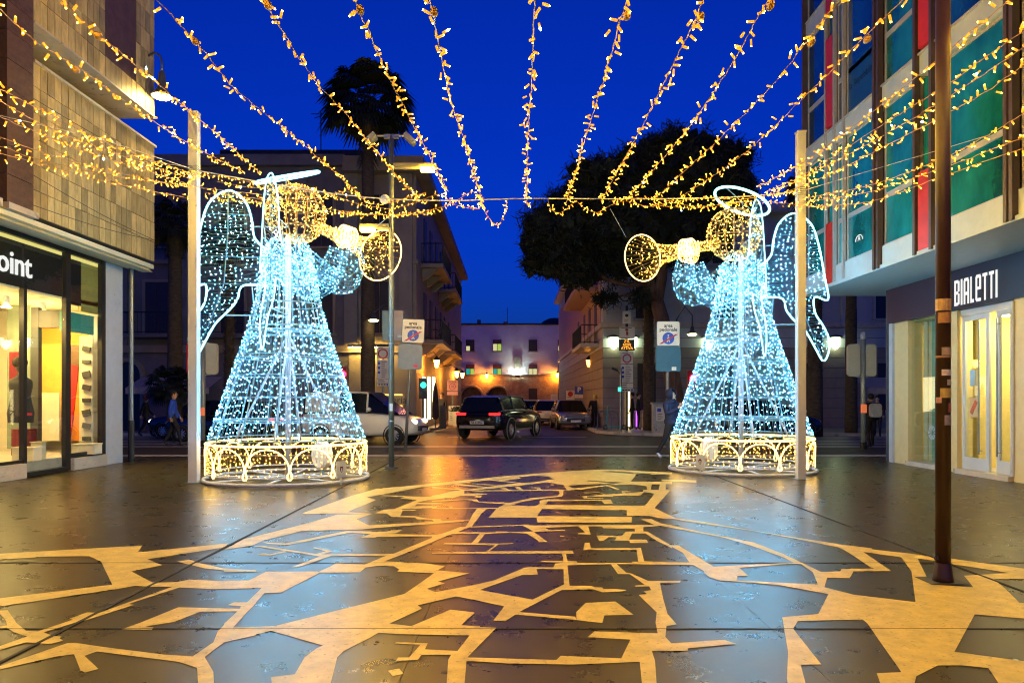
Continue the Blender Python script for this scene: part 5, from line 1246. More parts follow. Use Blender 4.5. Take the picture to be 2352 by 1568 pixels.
for i, (u, lb2) in enumerate(((1410, 'green white wall lantern left of the traffic display pole'), (1453, 'green white wall lantern right of the traffic display pole'), (1628, 'green white wall lantern behind the right angel skirt'), (1919, 'green white wall lantern at the right below the wing tip'))):
    c = at(u, 783, 35.75); t = thing('wall_lantern', lb2, 'wall lamp', tuple(c), 0, 'wall lanterns on the pale block')
    MB().lathe([(.001, -.42), (.10, -.36), (.22, -.16), (.22, .16)], 10, c).build('glass', lamp_mat('green_white_lantern', (.80, 1.0, .55), 12), t)
    MB().lathe([(.36, .17), (.36, .22), (.10, .30), (.001, .30)], 10, c).build('hood', M_IRON, t)
pl = thing('plaza_lamp', 'small lit hooded lamp on a double arm right of the pine trunk', 'lamp', tuple(at(1590, 765, 30)))
c = at(1590, 768, 30)
MB().lathe([(.001,.36),(.06,.34),(.10,.14),(.26,.02)], 14, c).build('hood', M_DARKGREY, pl, smooth=True)
MB().ball(c, .19, 12, 6, sc=(1, 1, .3)).build('diffuser', lamp_mat('hood_glow', (1, .75, .3), 26), pl, smooth=True)
MB().tube([c + Vector((0, 0, .36)), c + Vector((0, 0, .8)), c + Vector((-.3, 0, 1.15)), c + Vector((-.65, 0, .6)), Vector((c.x - .75, c.y, .1))], .03, 6).build('post', M_DARKGREY, pl, smooth=True)
pl = thing('facade_lamp', 'small lit hooded lamp on the dark block left of the lamp post', 'lamp', tuple(at(858, 735, 29)))
c = at(858, 736, 29.4)
MB().lathe([(.001,.3),(.06,.28),(.10,.12),(.26,.02)], 14, c).build('hood', M_DARKGREY, pl, smooth=True)
MB().ball(c, .19, 12, 6, sc=(1, 1, .3)).build('diffuser', lamp_mat('hood_glow', (1, .75, .3)), pl, smooth=True)
MB().tube([c + Vector((0, 0, .3)), c + Vector((.3, .6, .7)), c + Vector((.3, 3.4, .7))], .025, 5).build('arm', M_DARKGREY, pl)

# ------------------------------------------------------------------ brown post in the right foreground, with stickers
bp = thing('brown_post', 'tall dark brown round post with stickers in the right foreground', 'post', (gx(2166, 6.04), 6.04, 0))
bx, by, br = gx(2166, 6.04), 6.04, .058
M_BPOST = mat('brown_post_paint', (.042, .020, .011), .35, var=.25, vscale=3)
MB().cyl((bx, by, 0), (bx, by, 7.5), br, br*.95, n=24).build('shaft', M_BPOST, bp, smooth=True)
MB().lathe([(.001, 0), (.085, 0), (.075, .05), (.062, .16)], 24, (bx, by, 0)).build('foot_collar', M_BPOST, bp, smooth=True)
MB().ball((bx - .065, by - .02, .20), .022, 8, 6).build('knob', M_BLACK, bp)
pbox('foot_plate', bp, mat('worn_plate', (.05, .05, .045), .5), bx - .16, bx + .14, by - .12, by + .14, .0075, .010)
def sticker(v0, v1, a0, a1, col, name='sticker'):
    z0, z1 = gz(v1, by - br), gz(v0, by - br); vs = []; n = 7
    for z in (z0, z1):
        for i in range(n): q = R(a0 + (a1 - a0)*i/(n-1)); vs.append((bx + (br + .0015)*math.sin(q), by - (br + .0015)*math.cos(q), z))
    MB().add(vs, [(i, i+1, n+i+1, n+i) for i in range(n-1)]).build(name, mat('st_' + '_'.join('%d' % (c*100) for c in col), col, .5, var=.25, vscale=30), bp)
for a in ((685, 712, -100, 100, (.55, .36, .12), 'tape_band'), (716, 741, -70, 80, (.42, .22, .06)), (797, 815, -40, 60, (.45, .35, .2)), (816, 821, -100, 60, (.4, .24, .1)), (848, 862, -40, 75, (.7, .62, .5)), (871, 884, 0, 70, (.6, .5, .3)), (891, 913, -50, 55, (.55, .40, .08)), (925, 946, 10, 75, (.5, .12, .08)), (953, 976, -20, 65, (.35, .30, .22)), (912, 925, -90, -40, (.6, .3, .2))): sticker(*a)

# ------------------------------------------------------------------ signs
M_SIGN = mat('sign_white', (.72, .68, .56), .45, var=.05, dirt=(20, .75, .68))
M_SIGNB = mat('sign_back_grey', (.16, .17, .17), .4, .2)
M_RED = mat('sign_red', (.50, .02, .02), .4, var=.05); M_BLUE = mat('sign_blue', (.02, .06, .42), .4, var=.05); M_INK = mat('sign_ink', (.02, .02, .02), .5, var=0)
def rrect(w, h, r, n=4):
    pts = []
    for cx, cz, a in ((w/2-r, h/2-r, 0), (-w/2+r, h/2-r, 90), (-w/2+r, -h/2+r, 180), (w/2-r, -h/2+r, 270)):
        for i in range(n+1): q = R(a + 90*i/n); pts.append((cx + r*math.cos(q), cz + r*math.sin(q)))
    return pts
def plate(name, c, w, h, m, parent, r=.03, d=.02, rot=0.0):
    ax = Vector((math.cos(rot), 0, math.sin(rot))); az = Vector((-math.sin(rot), 0, math.cos(rot)))
    return MB().prism(rrect(w, h, r), c, ax, az, (0, d, 0)).build(name, m, parent)
def disc(name, c, r0, r1, m, parent, d=.004, n=28):
    c = Vector(c); M_ = Matrix.Rotation(R(90), 3, 'X')
    prof = [(r0, 0), (r1, 0), (r1, d), (r0, d), (r0, 0)] if r0 > 0 else [(.0005, 0), (r1, 0), (r1, d), (.0005, d)]
    return MB().lathe(prof, n, c, M_).build(name, m, parent)
def text_lines(parent, x0, x1, z0, z1, Y, n, m=M_INK):
    g = MB()
    for k in range(n):
        z = z1 - (z1 - z0)*(k + .5)/n; w = (x1 - x0)*(.45 + .5*random.random()); g.box(x0, x0 + w, Y - .004, Y - .001, z - .012, z + .010)
    o = g.build('print_lines', m, parent); o['kind'] = 'stuff'; return o
def area_sign(label, uc, vc, Y, lean, base_u, backm, back_v):
    c = at(uc, vc, Y); xb = gx(base_u, Y); t = thing('road_sign', label, 'road sign', (xb, Y, 0), 0, 'pedestrian area signs')
    rot = -lean
    b = plate('board', c, .66, .70, M_BLACK, t, .05, .02, rot)
    f = plate('face', c + Vector((0, -.004, 0)), .63, .67, M_SIGN, t, .04, .0035, rot)
    rt = (R(90), -rot, 0)
    text('area', .135, c + Vector((.0, -.007, .22)), rt, M_INK, f, .002, bold=.003)
    text('pedonale', .135, c + Vector((.0, -.007, .11)), rt, M_INK, f, .002, bold=.003)
    cc = c + Vector((0, -.0075, -.13)); disc('blue_disc', cc, 0, .165, M_BLUE, f)
    g = MB(); w_ = lambda a, b_: cc + Vector((a, -.0055, b_))
    g.tube([w_(0, .035), w_(.0, -.03)], .024, 6).tube([w_(0, -.03), w_(.035, -.11)], .016, 5).tube([w_(0, -.03), w_(-.04, -.11)], .016, 5).tube([w_(0, .03), w_(.045, -.01)], .012, 5).tube([w_(0, .03), w_(-.04, -.015)], .012, 5)
    g.ball(w_(.0, .08), .024, 8, 6).build('walker_symbol', M_SIGN, f)
    MB().prism([(-.27, -.16), (-.19, -.16), (.27, .11), (.19, .11)], cc + Vector((0, -.03, 0)), (1, 0, 0), (0, 0, 1), (0, .004, 0)).build('red_bar', M_RED, f)
    cb = at(uc + back_v[2], (back_v[0] + back_v[1])/2, Y + .02)
    plate('back_plate', cb, .70, (back_v[1]-back_v[0])/F_PX*Y, backm, t, .08, .02, rot)
    plate('label_tag', cb + Vector((.16, -.004, -.27)), .13, .10, M_RED if backm is M_SIGNB else M_SIGN, t, .01, .003, rot)
    MB().tube([(xb, Y + .07, 0), tuple(c + Vector((-.02, .07, .30)))], .045, 8).build('post', M_SIGNB, t, smooth=True)
    return t
area_sign('leaning area pedonale sign with a grey plate below, left of centre', 949, 760, 21.2, .04, 930, M_SIGNB, (790, 848, -7))
area_sign('upright area pedonale sign with a teal plate below, near the hooded walker', 1535, 766, 20.4, .0, 1535, mat('teal_back', (.012, .075, .11), .4), (795, 853, 0))
def blue_back_sign():
    Y = 22.3; t = thing('road_sign', 'blue grey back of two road signs behind the lamp post', 'road sign', (gx(912, Y), Y, 0))
    plate('back_plate', at(889, 747, Y), 22/F_PX*Y, 68/F_PX*Y, mat('blue_grey_back', (.10, .16, .18), .4, .3), t, .02)
    plate('back_plate', at(914, 747, Y), 24/F_PX*Y, 68/F_PX*Y, mat('rosy_grey_back', (.20, .17, .17), .4, .3), t, .02)
    MB().cyl((gx(902, Y), Y + .06, 0), (gx(902, Y), Y + .06, gz(712, Y)), .04, n=8).build('post', M_SIGNB, t)
    plate('small_tag', at(919, 772, Y - .03), .16, .07, mat('pale_blue_tag', (.4, .5, .6), .5), t, .005)
blue_back_sign()
def info_pole(label, u, Y, items, vtop, big):
    x = gx(u, Y); t = thing('sign_pole', label, 'sign pole', (x, Y, .12), 0)
    MB().cyl((x, Y + .06, .12), (x, Y + .06, gz(vtop, Y)), .06 if big else .04, n=10).build('post', M_BLACK if big else M_STEEL, t)
    for kd, u0, u1, v0, v1 in items:
        c = at((u0+u1)/2, (v0+v1)/2, Y); w, h = (u1-u0)/F_PX*Y, (v1-v0)/F_PX*Y
        if kd == 'led':
            p = plate('display_case', c, w, h, M_BLACK, t, .02, .10)
            ml = lamp_mat('amber_led', (1.0, .36, .02), 2.6)
            for k, wd in enumerate(('ZTL', 'NON', 'ATTIVA')): text(wd, .165, c + Vector((0, -.006, .15 - .15*k)), 'cam', ml, p, .002, xs=.95)
            continue
        p = plate('panel', c, w, h, M_SIGN, t, .02, .02)
        if kd == 'circle':
            disc('red_ring', c + Vector((0, -.005, -.04)), .15, .205, M_RED, p); text_lines(p, c.x - w*.36, c.x + w*.36, c.z + h*.34, c.z + h*.46, c.y, 1)
        elif kd == 'text':
            text_lines(p, c.x - w*.12, c.x + w*.42, c.z - h*.46, c.z + h*.44, c.y, 9)
            for k in range(3): MB().obox((c.x - w*.33, c.y - .004, c.z + h*(.32 - .24*k)), (w*.18, .004, w*.2)).build('blue_symbol', M_BLUE, p)
        elif kd == 'small': text_lines(p, c.x - w*.42, c.x + w*.42, c.z - h*.4, c.z + h*.4, c.y, 2)
        elif kd == 'strip':
            for k in range(3): MB().obox((c.x - w*.3 + w*.22*k, c.y - .004, c.z), (w*.16, .004, h*.4)).build('symbol', M_INK, p)
            MB().obox((c.x + w*.38, c.y - .004, c.z), (w*.14, .004, h*.7)).build('blue_symbol', M_BLUE, p)
        elif kd == 'icon':
            MB().cyl(c + Vector((0, -.006, -.10)), c + Vector((0, -.006, .06)), .05, n=8).ball(c + Vector((-.02, -.006, .14)), .06, 8, 6, sc=(1.3, .2, 1)).build('camera_symbol', mat('icon_red', (.35, .06, .03), .5), p); text_lines(p, c.x - w*.42, c.x + w*.42, c.z - h*.48, c.z - h*.36, c.y, 1); text_lines(p, c.x - w*.42, c.x + w*.42, c.z + h*.36, c.z + h*.48, c.y, 1)
        elif kd == 'poster':
            MB().ball(c + Vector((0, -.004, .08)), .08, 8, 6, sc=(1, .1, .9)).build('print_mark', M_INK, p); text_lines(p, c.x - w*.3, c.x + w*.3, c.z - h*.4, c.z - h*.1, c.y, 2)
    return t
zt_ = info_pole('black pole stacked with traffic zone panels and an amber display', 1440, 33.0, [('poster', 1430, 1449, 714, 743), ('icon', 1423, 1458, 751, 778), ('led', 1422, 1458, 779, 805), ('circle', 1426, 1454, 807, 835), ('text', 1426, 1454, 837, 879), ('small', 1426, 1454, 880.5, 891), ('strip', 1426, 1455, 892, 899)], 702, True)
info_pole('grey pole with red ring sign and blue symbol panel before the lit shop', 880, 29.5, [('circle', 866, 893, 796, 824), ('text', 866, 893, 826, 870), ('small', 866, 893, 871, 878), ('strip', 866, 893, 879, 886)], 796, False)
cp = thing('camera_pole', 'thin grey pole with a small camera arm beside the traffic display', 'pole', (gx(1426, 32.4), 32.4, .12))
cx_ = gx(1426, 32.4)
MB().cyl((cx_, 32.4, .12), (cx_, 32.4, gz(845, 32.4)), .045, n=8).build('shaft', M_STEEL, cp)
MB().tube([(cx_, 32.4, gz(860, 32.4)), at(1416, 848, 32.4)], .02, 5).obox(at(1412, 848, 32.4), (.28, .12, .10), Matrix.Rotation(.4, 3, 'Y')).build('camera_arm', M_IRON, cp)
MB().obox(at(1423, 894, 32.2), (.12, .12, .18)).build('green_signal', lamp_mat('green_signal', (.05, 1.0, .55), 2.5), cp)
def small_sign(label, u, v0, v1, w, Y, kind, u2=None):
    c = at(u, (v0+v1)/2, Y); h = (v1-v0)/F_PX*Y; t = thing('small_sign', label, 'road sign', (c.x, Y, .0))
    p = plate('panel', c, w, h, {'P': M_BLUE, 'zone': mat('red_lit_sign', (.62, .25, .22), .5), 'w': M_SIGN, 'r': M_SIGN}[kind], t, .02)  # zone panel: the red light falling on it is put into its colour
    MB().cyl((c.x, Y + .05, .05), (c.x, Y + .05, c.z + h/2), .035, n=6).build('post', M_STEEL, t)
    if kind == 'P':
        text('P', .42, c + Vector((0, -.006, .02)), 'cam', M_SIGN, p, .002, bold=.012); q = plate('lower_panel', c + Vector((0, 0, -h/2 - .13)), w, .2, M_SIGN, t, .01); text_lines(q, c.x - .2, c.x + .2, c.z - h/2 - .2, c.z - h/2 - .06, Y, 1)
    elif kind == 'zone':
        text('ZONA', .15, c + Vector((0, -.006, h*.33)), 'cam', M_INK, p, .002); disc('ring', c + Vector((0, -.005, -.06)), .15, .19, M_RED, p); text('30', .18, c + Vector((0, -.006, -.06)), 'cam', M_INK, p, .002)
        plate('lower_panel', c + Vector((0, 0, -h/2 - .14)), w, .2, mat('red_lit_sign', (.62, .25, .22)), t, .01)
    elif kind == 'r':
        disc('red_disc', c + Vector((0, -.005, h*.14)), 0, .17, M_RED, p); text_lines(p, c.x - w*.35, c.x + w*.35, c.z - h*.42, c.z - h*.12, Y, 2)
    else: text_lines(p, c.x - w*.35, c.x + w*.35, c.z - h*.3, c.z + h*.3, Y, 2)
small_sign('blue parking sign on a post at the far right kerb', 1330, 887, 905, .50, 45, 'P')
small_sign('red lit zone thirty sign on the far left kerb', 1039, 873, 897, .60, 41, 'zone')
small_sign('white sign with a red disc left of the parking sign', 1310, 897, 918, .55, 48, 'r')
small_sign('small cream notice sign left of the red disc sign', 1273, 905, 920, .48, 50, 'w')
# traffic lights
def signal_back(label, u, Y, boxes, vtop, base_red, redside=None):
    x = gx(u, Y); t = thing('traffic_light', label, 'traffic light', (x, Y, 0), 0, 'traffic lights at the crossing')
    MB().cyl((x, Y, 0), (x, Y, gz(vtop, Y)), .075, n=12).build('post', mat('post_grey_green', (.30, .34, .30), .4, .3), t, smooth=True)
    MB().lathe([(.085, -.05), (.095, .06), (.06, .16), (.001, .18)], 12, (x, Y, gz(vtop, Y))).build('post_cap', M_WHITE, t, smooth=True)
    MB().cyl((x, Y, 0), (x, Y, .2), .10, n=12).build('foot', M_BLACK, t)
    for (u0, u1, v0, v1) in boxes:
        c = at((u0+u1)/2, (v0+v1)/2, Y - .05); w, h = (u1-u0)/F_PX*Y, (v1-v0)/F_PX*Y
        g = MB().prism(rrect(w, h, .10, 5), c, (1,0,0), (0,0,1), (0,.14,0)); 
        bx_ = g.build('signal_box', mat('signal_box_cream', (.55, .56, .44), .5, var=.05), t)
        MB().tube([c + Vector((0, .1, h/2 - .02)), Vector((x, Y, c.z + h/2 + .03))], .02, 5).tube([c + Vector((0, .1, -h/2 + .02)), Vector((x, Y, c.z - h/2 - .03))], .02, 5).build('bracket', M_WHITE, bx_)
        for k in range(3): MB().lathe([(.12, 0), (.13, .18)], 12, c + Vector((0, .14, h*.3 - h*.3*k)), Matrix.Rotation(R(-90), 3, 'X')).build('visor', M_BLACK, bx_)
    b = at(base_red[0], base_red[1], Y - .09); MB().obox(b, (.14, .10, .26)).build('push_button', mat('button_orange', (.7, .12, .05), .4, emit=(1, .25, .08), estr=.5), t)
    return t
signal_back('cream backed traffic light beside the left white post', 466, 23.5, [(472, 498, 788, 860)], 795, (464, 945))
MB().obox(at(433, 822, 23.6), (.08, .10, 65/F_PX*23.5)).build('side_signal', lamp_mat('red_side', (1, .02, .04), .25), bpy.data.objects['traffic_light'], world=True)
signal_back('traffic light with two cream boxes at the right crossing', 1983, 22.5, [(1949, 1976, 790, 864), (1988, 2013, 790, 864)], 775, (1984, 938))
for lb2, u, v, Y, m_ in (('red traffic signal glowing right of the left angel skirt', 786, 859, 29.0, lamp_mat('red_signal', (1, .02, .06), 9)), ('red traffic signal glowing left of the right angel skirt', 1590, 868, 29.0, lamp_mat('red_signal', (1, .02, .06))), ('green traffic signal before the lit shops', 971, 884, 31.8, lamp_mat('green_signal', (.05, 1.0, .55)))):
    c = at(u, v, Y); t = thing('traffic_signal', lb2, 'traffic light', (c.x, Y, .0), 0, 'lit traffic signals')
    MB().box(c.x - .17, c.x + .17, Y, Y + .2, c.z - .6, c.z + .3).build('case', mat('signal_red_case', (.25, .01, .02), .4) if v < 870 and u < 1600 else M_BLACK, t)
    disc('lens', c + Vector((.03, -.01, .0)), 0, .13, m_, t, d=.02)
    MB().cyl((c.x, Y + .1, 0), (c.x, Y + .1, c.z - .6), .05, n=8).build('post', M_SIGNB, t)
# parasol, menu board, planters, cabinet, bike racks, scooter
ps = thing('closed_parasol', 'closed dark cafe parasol on the left street corner', 'parasol', (gx(1000, 34.5), 34.5, .12))
c = Vector((gx(1000, 34.5), 34.5, .12))
MB().lathe([(.05, .45), (.17, .55), (.15, 1.2), (.11, 1.8), (.05, 2.1), (.001, 2.2)], 8, c).build('cloth', mat('parasol_brown', (.05, .03, .03), .8), ps)
MB().cyl(c, c + Vector((0, 0, .5)), .03, n=8).build('pole', M_STEEL, ps); MB().lathe([(.001,.08),(.3,.06),(.32,0)], 8, c).build('foot', M_DARKGREY, ps)
for lb2, u, Y, w, h in (('white menu board standing by the far left shop', 1043, 40.0, .6, 1.05), ('dark slim plinth beside the closed parasol', 1017, 35.0, .3, 1.1)):
    c = Vector((gx(u, Y), Y, .12)); t = thing('menu_board', lb2, 'sign board', tuple(c))
    MB().obox(c + Vector((0, 0, h/2)), (w, .06, h)).build('board', M_SIGN if w > .5 else M_DARKGREY, t); MB().obox(c + Vector((0, .12, h*.45)), (w, .04, h*.9), Matrix.Rotation(.25, 3, 'X')).build('stand', M_DARKGREY, t)
    text_lines(t, c.x - w*.35, c.x + w*.35, c.z + .2, c.z + h*.9, Y - .032, 6)
pt = thing('planter', 'white planter box with low plants behind the black car', 'planter', (gx(1052, 39), 39, .12))
c = Vector((gx(1056, 39), 39, .12)); MB().prism([(-.35,0),(.35,0),(.42,.75),(-.42,.75)], c, (1,0,0), (0,0,1), (0,.4,0)).build('box', M_SIGN, pt)
V = []
for _ in range(160):
    p = np.array(c) + np.array((rng.normal()*.2, .2 + rng.normal()*.08, .75)); a = rng.normal(size=3); a[2] = abs(a[2]) + .4; a /= np.linalg.norm(a); b = np.cross(a, rng.normal(size=3)); b /= np.linalg.norm(b)
    V += [p - b*.02, p + b*.02, p + a*.3 + b*.02, p + a*.3 - b*.02]
o = quads_mesh('plants', np.array(V) - np.array(ORG[pt.name]), M_PALML, pt)
cb = thing('utility_cabinet', 'grey utility cabinet with scribbled posters behind the hooded walker', 'cabinet', (gx(1514, 30.9), 30.9, .12))
c = Vector((gx(1516, 30.9), 30.9, .12)); MB().box(c.x-.32, c.x+.30, c.y-.2, c.y+.2, .12, 1.32).build('body', mat('cabinet_grey', (.40, .40, .37), .5, var=.15, dirt=(8, .5, .6)), cb)
pbox('top', cb, M_STEEL, c.x-.36, c.x+.34, c.y-.24, c.y+.24, 1.322, 1.40)
pbox('poster', cb, M_SIGN, c.x-.20, c.x+.24, c.y-.206, c.y-.201, .62, 1.2); pbox('blue_notice', cb, M_BLUE, c.x-.16, c.x+.0, c.y-.212, c.y-.207, 1.0, 1.15)
text_lines(cb, c.x-.15, c.x+.2, .65, .95, c.y-.207, 4)
for k, (u, lb2) in enumerate(((1388, 'hoop bike rack at the right kerb, left one'), (1404, 'hoop bike rack at the right kerb, right one'))):
    c = Vector((gx(u, 34.2), 34.2, .12)); o = MB().tube([c + Vector((-.32, 0, 0))] + [c + Vector((.32*math.cos(q), 0, .55 + .32*math.sin(q))) for q in [math.pi - math.pi*i/10 for i in range(11)]] + [c + Vector((.32, 0, 0))], .03, 6).build('bike_rack', M_STEEL); tag(o, lb2, 'bike rack', 'hoop bike racks')
sc_ = thing('kick_scooter', 'teal rental kick scooter parked at the right kerb', 'scooter', (gx(1412, 33.8), 33.8, .12)); c = Vector((gx(1412, 33.8), 33.8, .12))
MB().obox(c + Vector((0, 0, .14)), (.75, .16, .05)).build('deck', mat('teal_paint', (.02, .35, .30), .4), sc_); MB().tube([c + Vector((-.4, 0, .18)), c + Vector((-.3, 0, 1.1))], .03, 6).tube([c + Vector((-.3, -.22, 1.1)), c + Vector((-.3, .22, 1.1))], .018, 5).build('stem', mat('teal_paint', (.02, .35, .30)), sc_)
for x in (-.44, .42): MB().lathe([(.06,-.03),(.12,-.03),(.12,.03),(.06,.03),(.06,-.03)], 14, c + Vector((x, 0, .12)), Matrix.Rotation(R(90), 3, 'X')).build('wheel', M_BLACK, sc_)
for u, lb2 in ((1462, 'purple glowing light tube post by the doorway, left one'), (1479, 'purple glowing light tube post by the doorway, right one')):
    c = Vector((gx(u, 34.4), 34.4, .12)); t = thing('light_tube', lb2, 'lamp', tuple(c), 0, 'purple light tubes'); MB().cyl(c + Vector((0, 0, .12)), c + Vector((0, 0, .95)), .03, n=8).build('tube', lamp_mat('purple_tube', (.45, .06, 1.0), 4), t); MB().cyl(c, c + Vector((0, 0, .118)), .05, n=8).build('foot', M_BLACK, t)
for u, lb2 in ((1014, 'far left kerb bollard'),): pass
an = thing('roof_antenna', 'thin television antenna on the dark roof left of the palm', 'antenna', (gx(737, 38), 38, 12.4)); c = at(737, 350, 38)
MB().cyl((c.x, 38, 12.0), (c.x, 38, gz(255, 38)), .03, n=5).tube([(c.x - .5, 38, gz(262, 38)), (c.x + .15, 38, gz(262, 38))], .02, 4).tube([(c.x - .35, 38, gz(272, 38)), (c.x + .05, 38, gz(266, 38))], .02, 4).build('mast', M_IRON, an)
# ================================================================== VEHICLES (local: x forward, y left, z up)
M_TYRE = mat('tyre', (.012, .012, .012), .8, var=.1); M_RIM = mat('alloy_rim', (.55, .56, .58), .3, .8, var=.05)
M_CGLASS = mat('car_glass', (.006, .008, .010), .12, var=0, spec=.35); M_TRIM = mat('car_trim', (.015, .015, .016), .5, var=.1)
M_TAIL = lamp_mat('tail_light', (1.0, .02, .02), 3.0); M_TAILD = mat('tail_dim', (.35, .01, .01), .3, var=0)
M_HEAD = lamp_mat('head_light', (1.0, .82, .5), 6.0); M_HEADD = mat('head_dim', (.5, .5, .5), .15, var=0)
M_PLATE = mat('number_plate', (.6, .62, .65), .4, var=0)
def wheel(parent, x, y, r, w=.2, rim=M_RIM, spokes=10):
    s_ = 1 if y > 0 else -1; Mx = Matrix.Rotation(R(-90)*s_, 3, 'X')
    wh = MB().lathe([(r*.62,-w/2),(r*.9,-w/2),(r,-w*.3),(r,w*.3),(r*.9,w/2),(r*.62,w/2),(r*.62,-w/2)], 28, (x, y, r), Mx).build('wheel', M_TYRE, parent, world=False, smooth=True)
    m = MB().lathe([(r*.55,w*.2),(r*.63,w*.44),(r*.63,w*.2)], 24, (x, y, r), Mx).lathe([(.001,w*.38),(r*.14,w*.38),(r*.16,w*.2)], 12, (x, y, r), Mx)
    for k in range(spokes):
        a = 2*math.pi*k/spokes; c = Vector((x, y, r)) + Mx @ Vector((math.cos(a)*r*.36, math.sin(a)*r*.36, w*.33))
        m.obox(c, (r*.5, r*.11, .02), Mx @ Matrix.Rotation(a, 3, 'Z'))
    m.build('rim', rim, wh, world=False)
    MB().lathe([(.001,w*.1),(r*.6,w*.1)], 20, (x, y, r), Mx).build('brake_disc', M_TRIM, wh, world=False)
def loft(secs, m=None):
    m = m or MB(); n = len(secs[0]); vs = [p for s_ in secs for p in s_]; fs = []
    for i in range(len(secs)-1):
        for j in range(n): fs.append((i*n+j, i*n+(j+1) % n, (i+1)*n+(j+1) % n, (i+1)*n+j))
    fs.append(tuple(range(n))[::-1]); fs.append(tuple((len(secs)-1)*n + j for j in range(n)))
    return m.add(vs, fs)
def car(label, loc, rz, st, gh, paint, wheels, wr, lit_tail=False, lit_head=False, cladding=None, name='parked_car', cat='car', plate_txt=None, rails=False, group=None):
    """st: body stations (x, zbottom, zshoulder, half width); gh: greenhouse (x, half width base, zbase, half width roof, zroof)"""
    t = thing(name, label, cat, loc, rz, group)
    secs = []
    for (x, zb, zs, hw) in st:
        hw *= 1.05
        half = [(hw*.80, zb), (hw*.96, zb+.10), (hw, zb+(zs-zb)*.42), (hw*.985, zb+(zs-zb)*.72), (hw*.93, zs-.03), (hw*.80, zs+.012)]
        secs.append([(x, -y, z) for y, z in half] + [(x, y, z) for y, z in half[::-1]])
    body = loft(secs).build('body', paint, t, world=False, smooth=True)
    bv = body.modifiers.new('soft', 'SUBSURF'); bv.levels = 1; bv.render_levels = 2
    # greenhouse: sides, screens, roof
    n = len(gh); S_ = lambda g, sd: [(g[0], sd*g[1], g[2]), (g[0], sd*(g[1]*.35+g[3]*.65), g[2]+(g[4]-g[2])*.62), (g[0], sd*g[3], g[4]-.06), (g[0], sd*g[3]*.86, g[4])]
    roof = MB()
    for i in range(n-1):
        a, b = gh[i], gh[i+1]
        if a[4]-a[2] > .3 and b[4]-b[2] > .3:
            roof.add([(a[0], -a[3]*.86, a[4]), (a[0], a[3]*.86, a[4]), (b[0], b[3]*.86, b[4]), (b[0], -b[3]*.86, b[4])], [(0,1,2,3)])
            for sd in (-1, 1):
                pa, pb = S_(a, sd), S_(b, sd)
                roof.add([pa[2], pa[3], pb[3], pb[2]], [(0,1,2,3)])
    roof.build('roof', paint, t, world=False, smooth=True)
    for sd in (-1, 1):
        for i in range(n-1):
            pa, pb = S_(gh[i], sd), S_(gh[i+1], sd)
            MB().add(pa[:3] + pb[:3], [(0,1,4,3), (1,2,5,4)])  .build('side_window' if not (cat == 'van' and i < 2) else 'side_panel', M_CGLASS if not (cat == 'van' and i < 2) else paint, t, world=False, smooth=True)
            if i > 0: MB().tube([Vector(pa[0]), Vector(pa[1]), Vector(pa[2])], .035, 5).build('pillar', paint if i == n-2 else M_TRIM, t, world=False)
        # window line and mirrors
        MB().tube([Vector(S_(g, sd)[0]) + Vector((0, sd*.008, 0)) for g in gh], .016, 5).build('window_trim', M_RIM if rails else M_TRIM, t, world=False)
        MB().tube([Vector(S_(g, sd)[2]) + Vector((0, sd*.006, .03)) for g in gh if g[4]-g[2] > .3], .03, 5).build('roof_rail', M_RIM if rails else paint, t, world=False)
        f = gh[-2]; MB().ball((f[0] + .12, sd*(f[1] + .13), f[2] + .10), .10, 10, 7, sc=(.8, 1.1, .75)).build('mirror', paint, t, world=False, smooth=True)
        for hx in [(.25*(gh[0][0]*1.2)), (.3*gh[-1][0] - .25)]:
            yy = max(s_[3] for s_ in st); MB().obox((hx, sd*(yy*.965), st[len(st)//2][2] - .16), (.18, .03, .03)).build('door_handle', paint, t, world=False)
    for (i, j, nm) in ((0, 1, 'rear_window'), (n-1, n-2, 'windscreen')):
        a, b = gh[i], gh[j]
        lo = [(a[0], -a[1]*.97, a[2]), (a[0], a[1]*.97, a[2])]
        MB().add(lo + [(b[0], b[3]*.86, b[4]), (b[0], -b[3]*.86, b[4])], [(0,1,2,3)]).build(nm, M_CGLASS, t, world=False)
    for (x, y) in wheels:
        for sd in (-1, 1):
            wheel(t, x, sd*y, wr)
            MB().lathe([(wr*1.12, -.02), (wr*1.22, .005), (wr*1.12, .02)], 28, (x, sd*(y + .085), wr), Matrix.Rotation(R(-90)*sd, 3, 'X')).build('wheel_arch', cladding or M_TRIM, t, world=False)
    xr, xf = st[0][0], st[-1][0]; hw = st[1][3]; zs = st[1][2]; hf = st[-2][3]; zf = st[-2][2]
    for sd in (-1, 1):
        MB().obox((xr + .06, sd*hw*.72, zs - .10), (.14, hw*.42, .09)).build('tail_lamp', M_TAIL if lit_tail else M_TAILD, t, world=False)
        MB().ball((xf - .16, sd*hf*.66, zf - .16), .14, 12, 8, sc=(1.0, 1.0, .62)).build('headlight', M_HEAD if lit_head else M_HEADD, t, world=False)
        if cladding: MB().obox(((wheels[0][0]+wheels[1][0])/2, sd*hw*.985, st[2][1] + .10), (abs(wheels[1][0]-wheels[0][0]) - 2.3*wr, .05, .16)).build('sill_cladding', cladding, t, world=False)
    MB().obox((xf - .01, 0, st[-1][1] + .22), (.10, hf*1.1, .16)).build('grille', M_TRIM, t, world=False)
    MB().obox((xr - .005, 0, st[0][1] + .06), (.10, hw*1.5, .10)).build('rear_bumper', cladding or M_TRIM, t, world=False)
    p1 = MB().obox((xr - .03, 0, st[0][1] + .22 if cladding else st[0][1] + .30), (.02, .52, .11)).build('number_plate', M_PLATE, t, world=False)
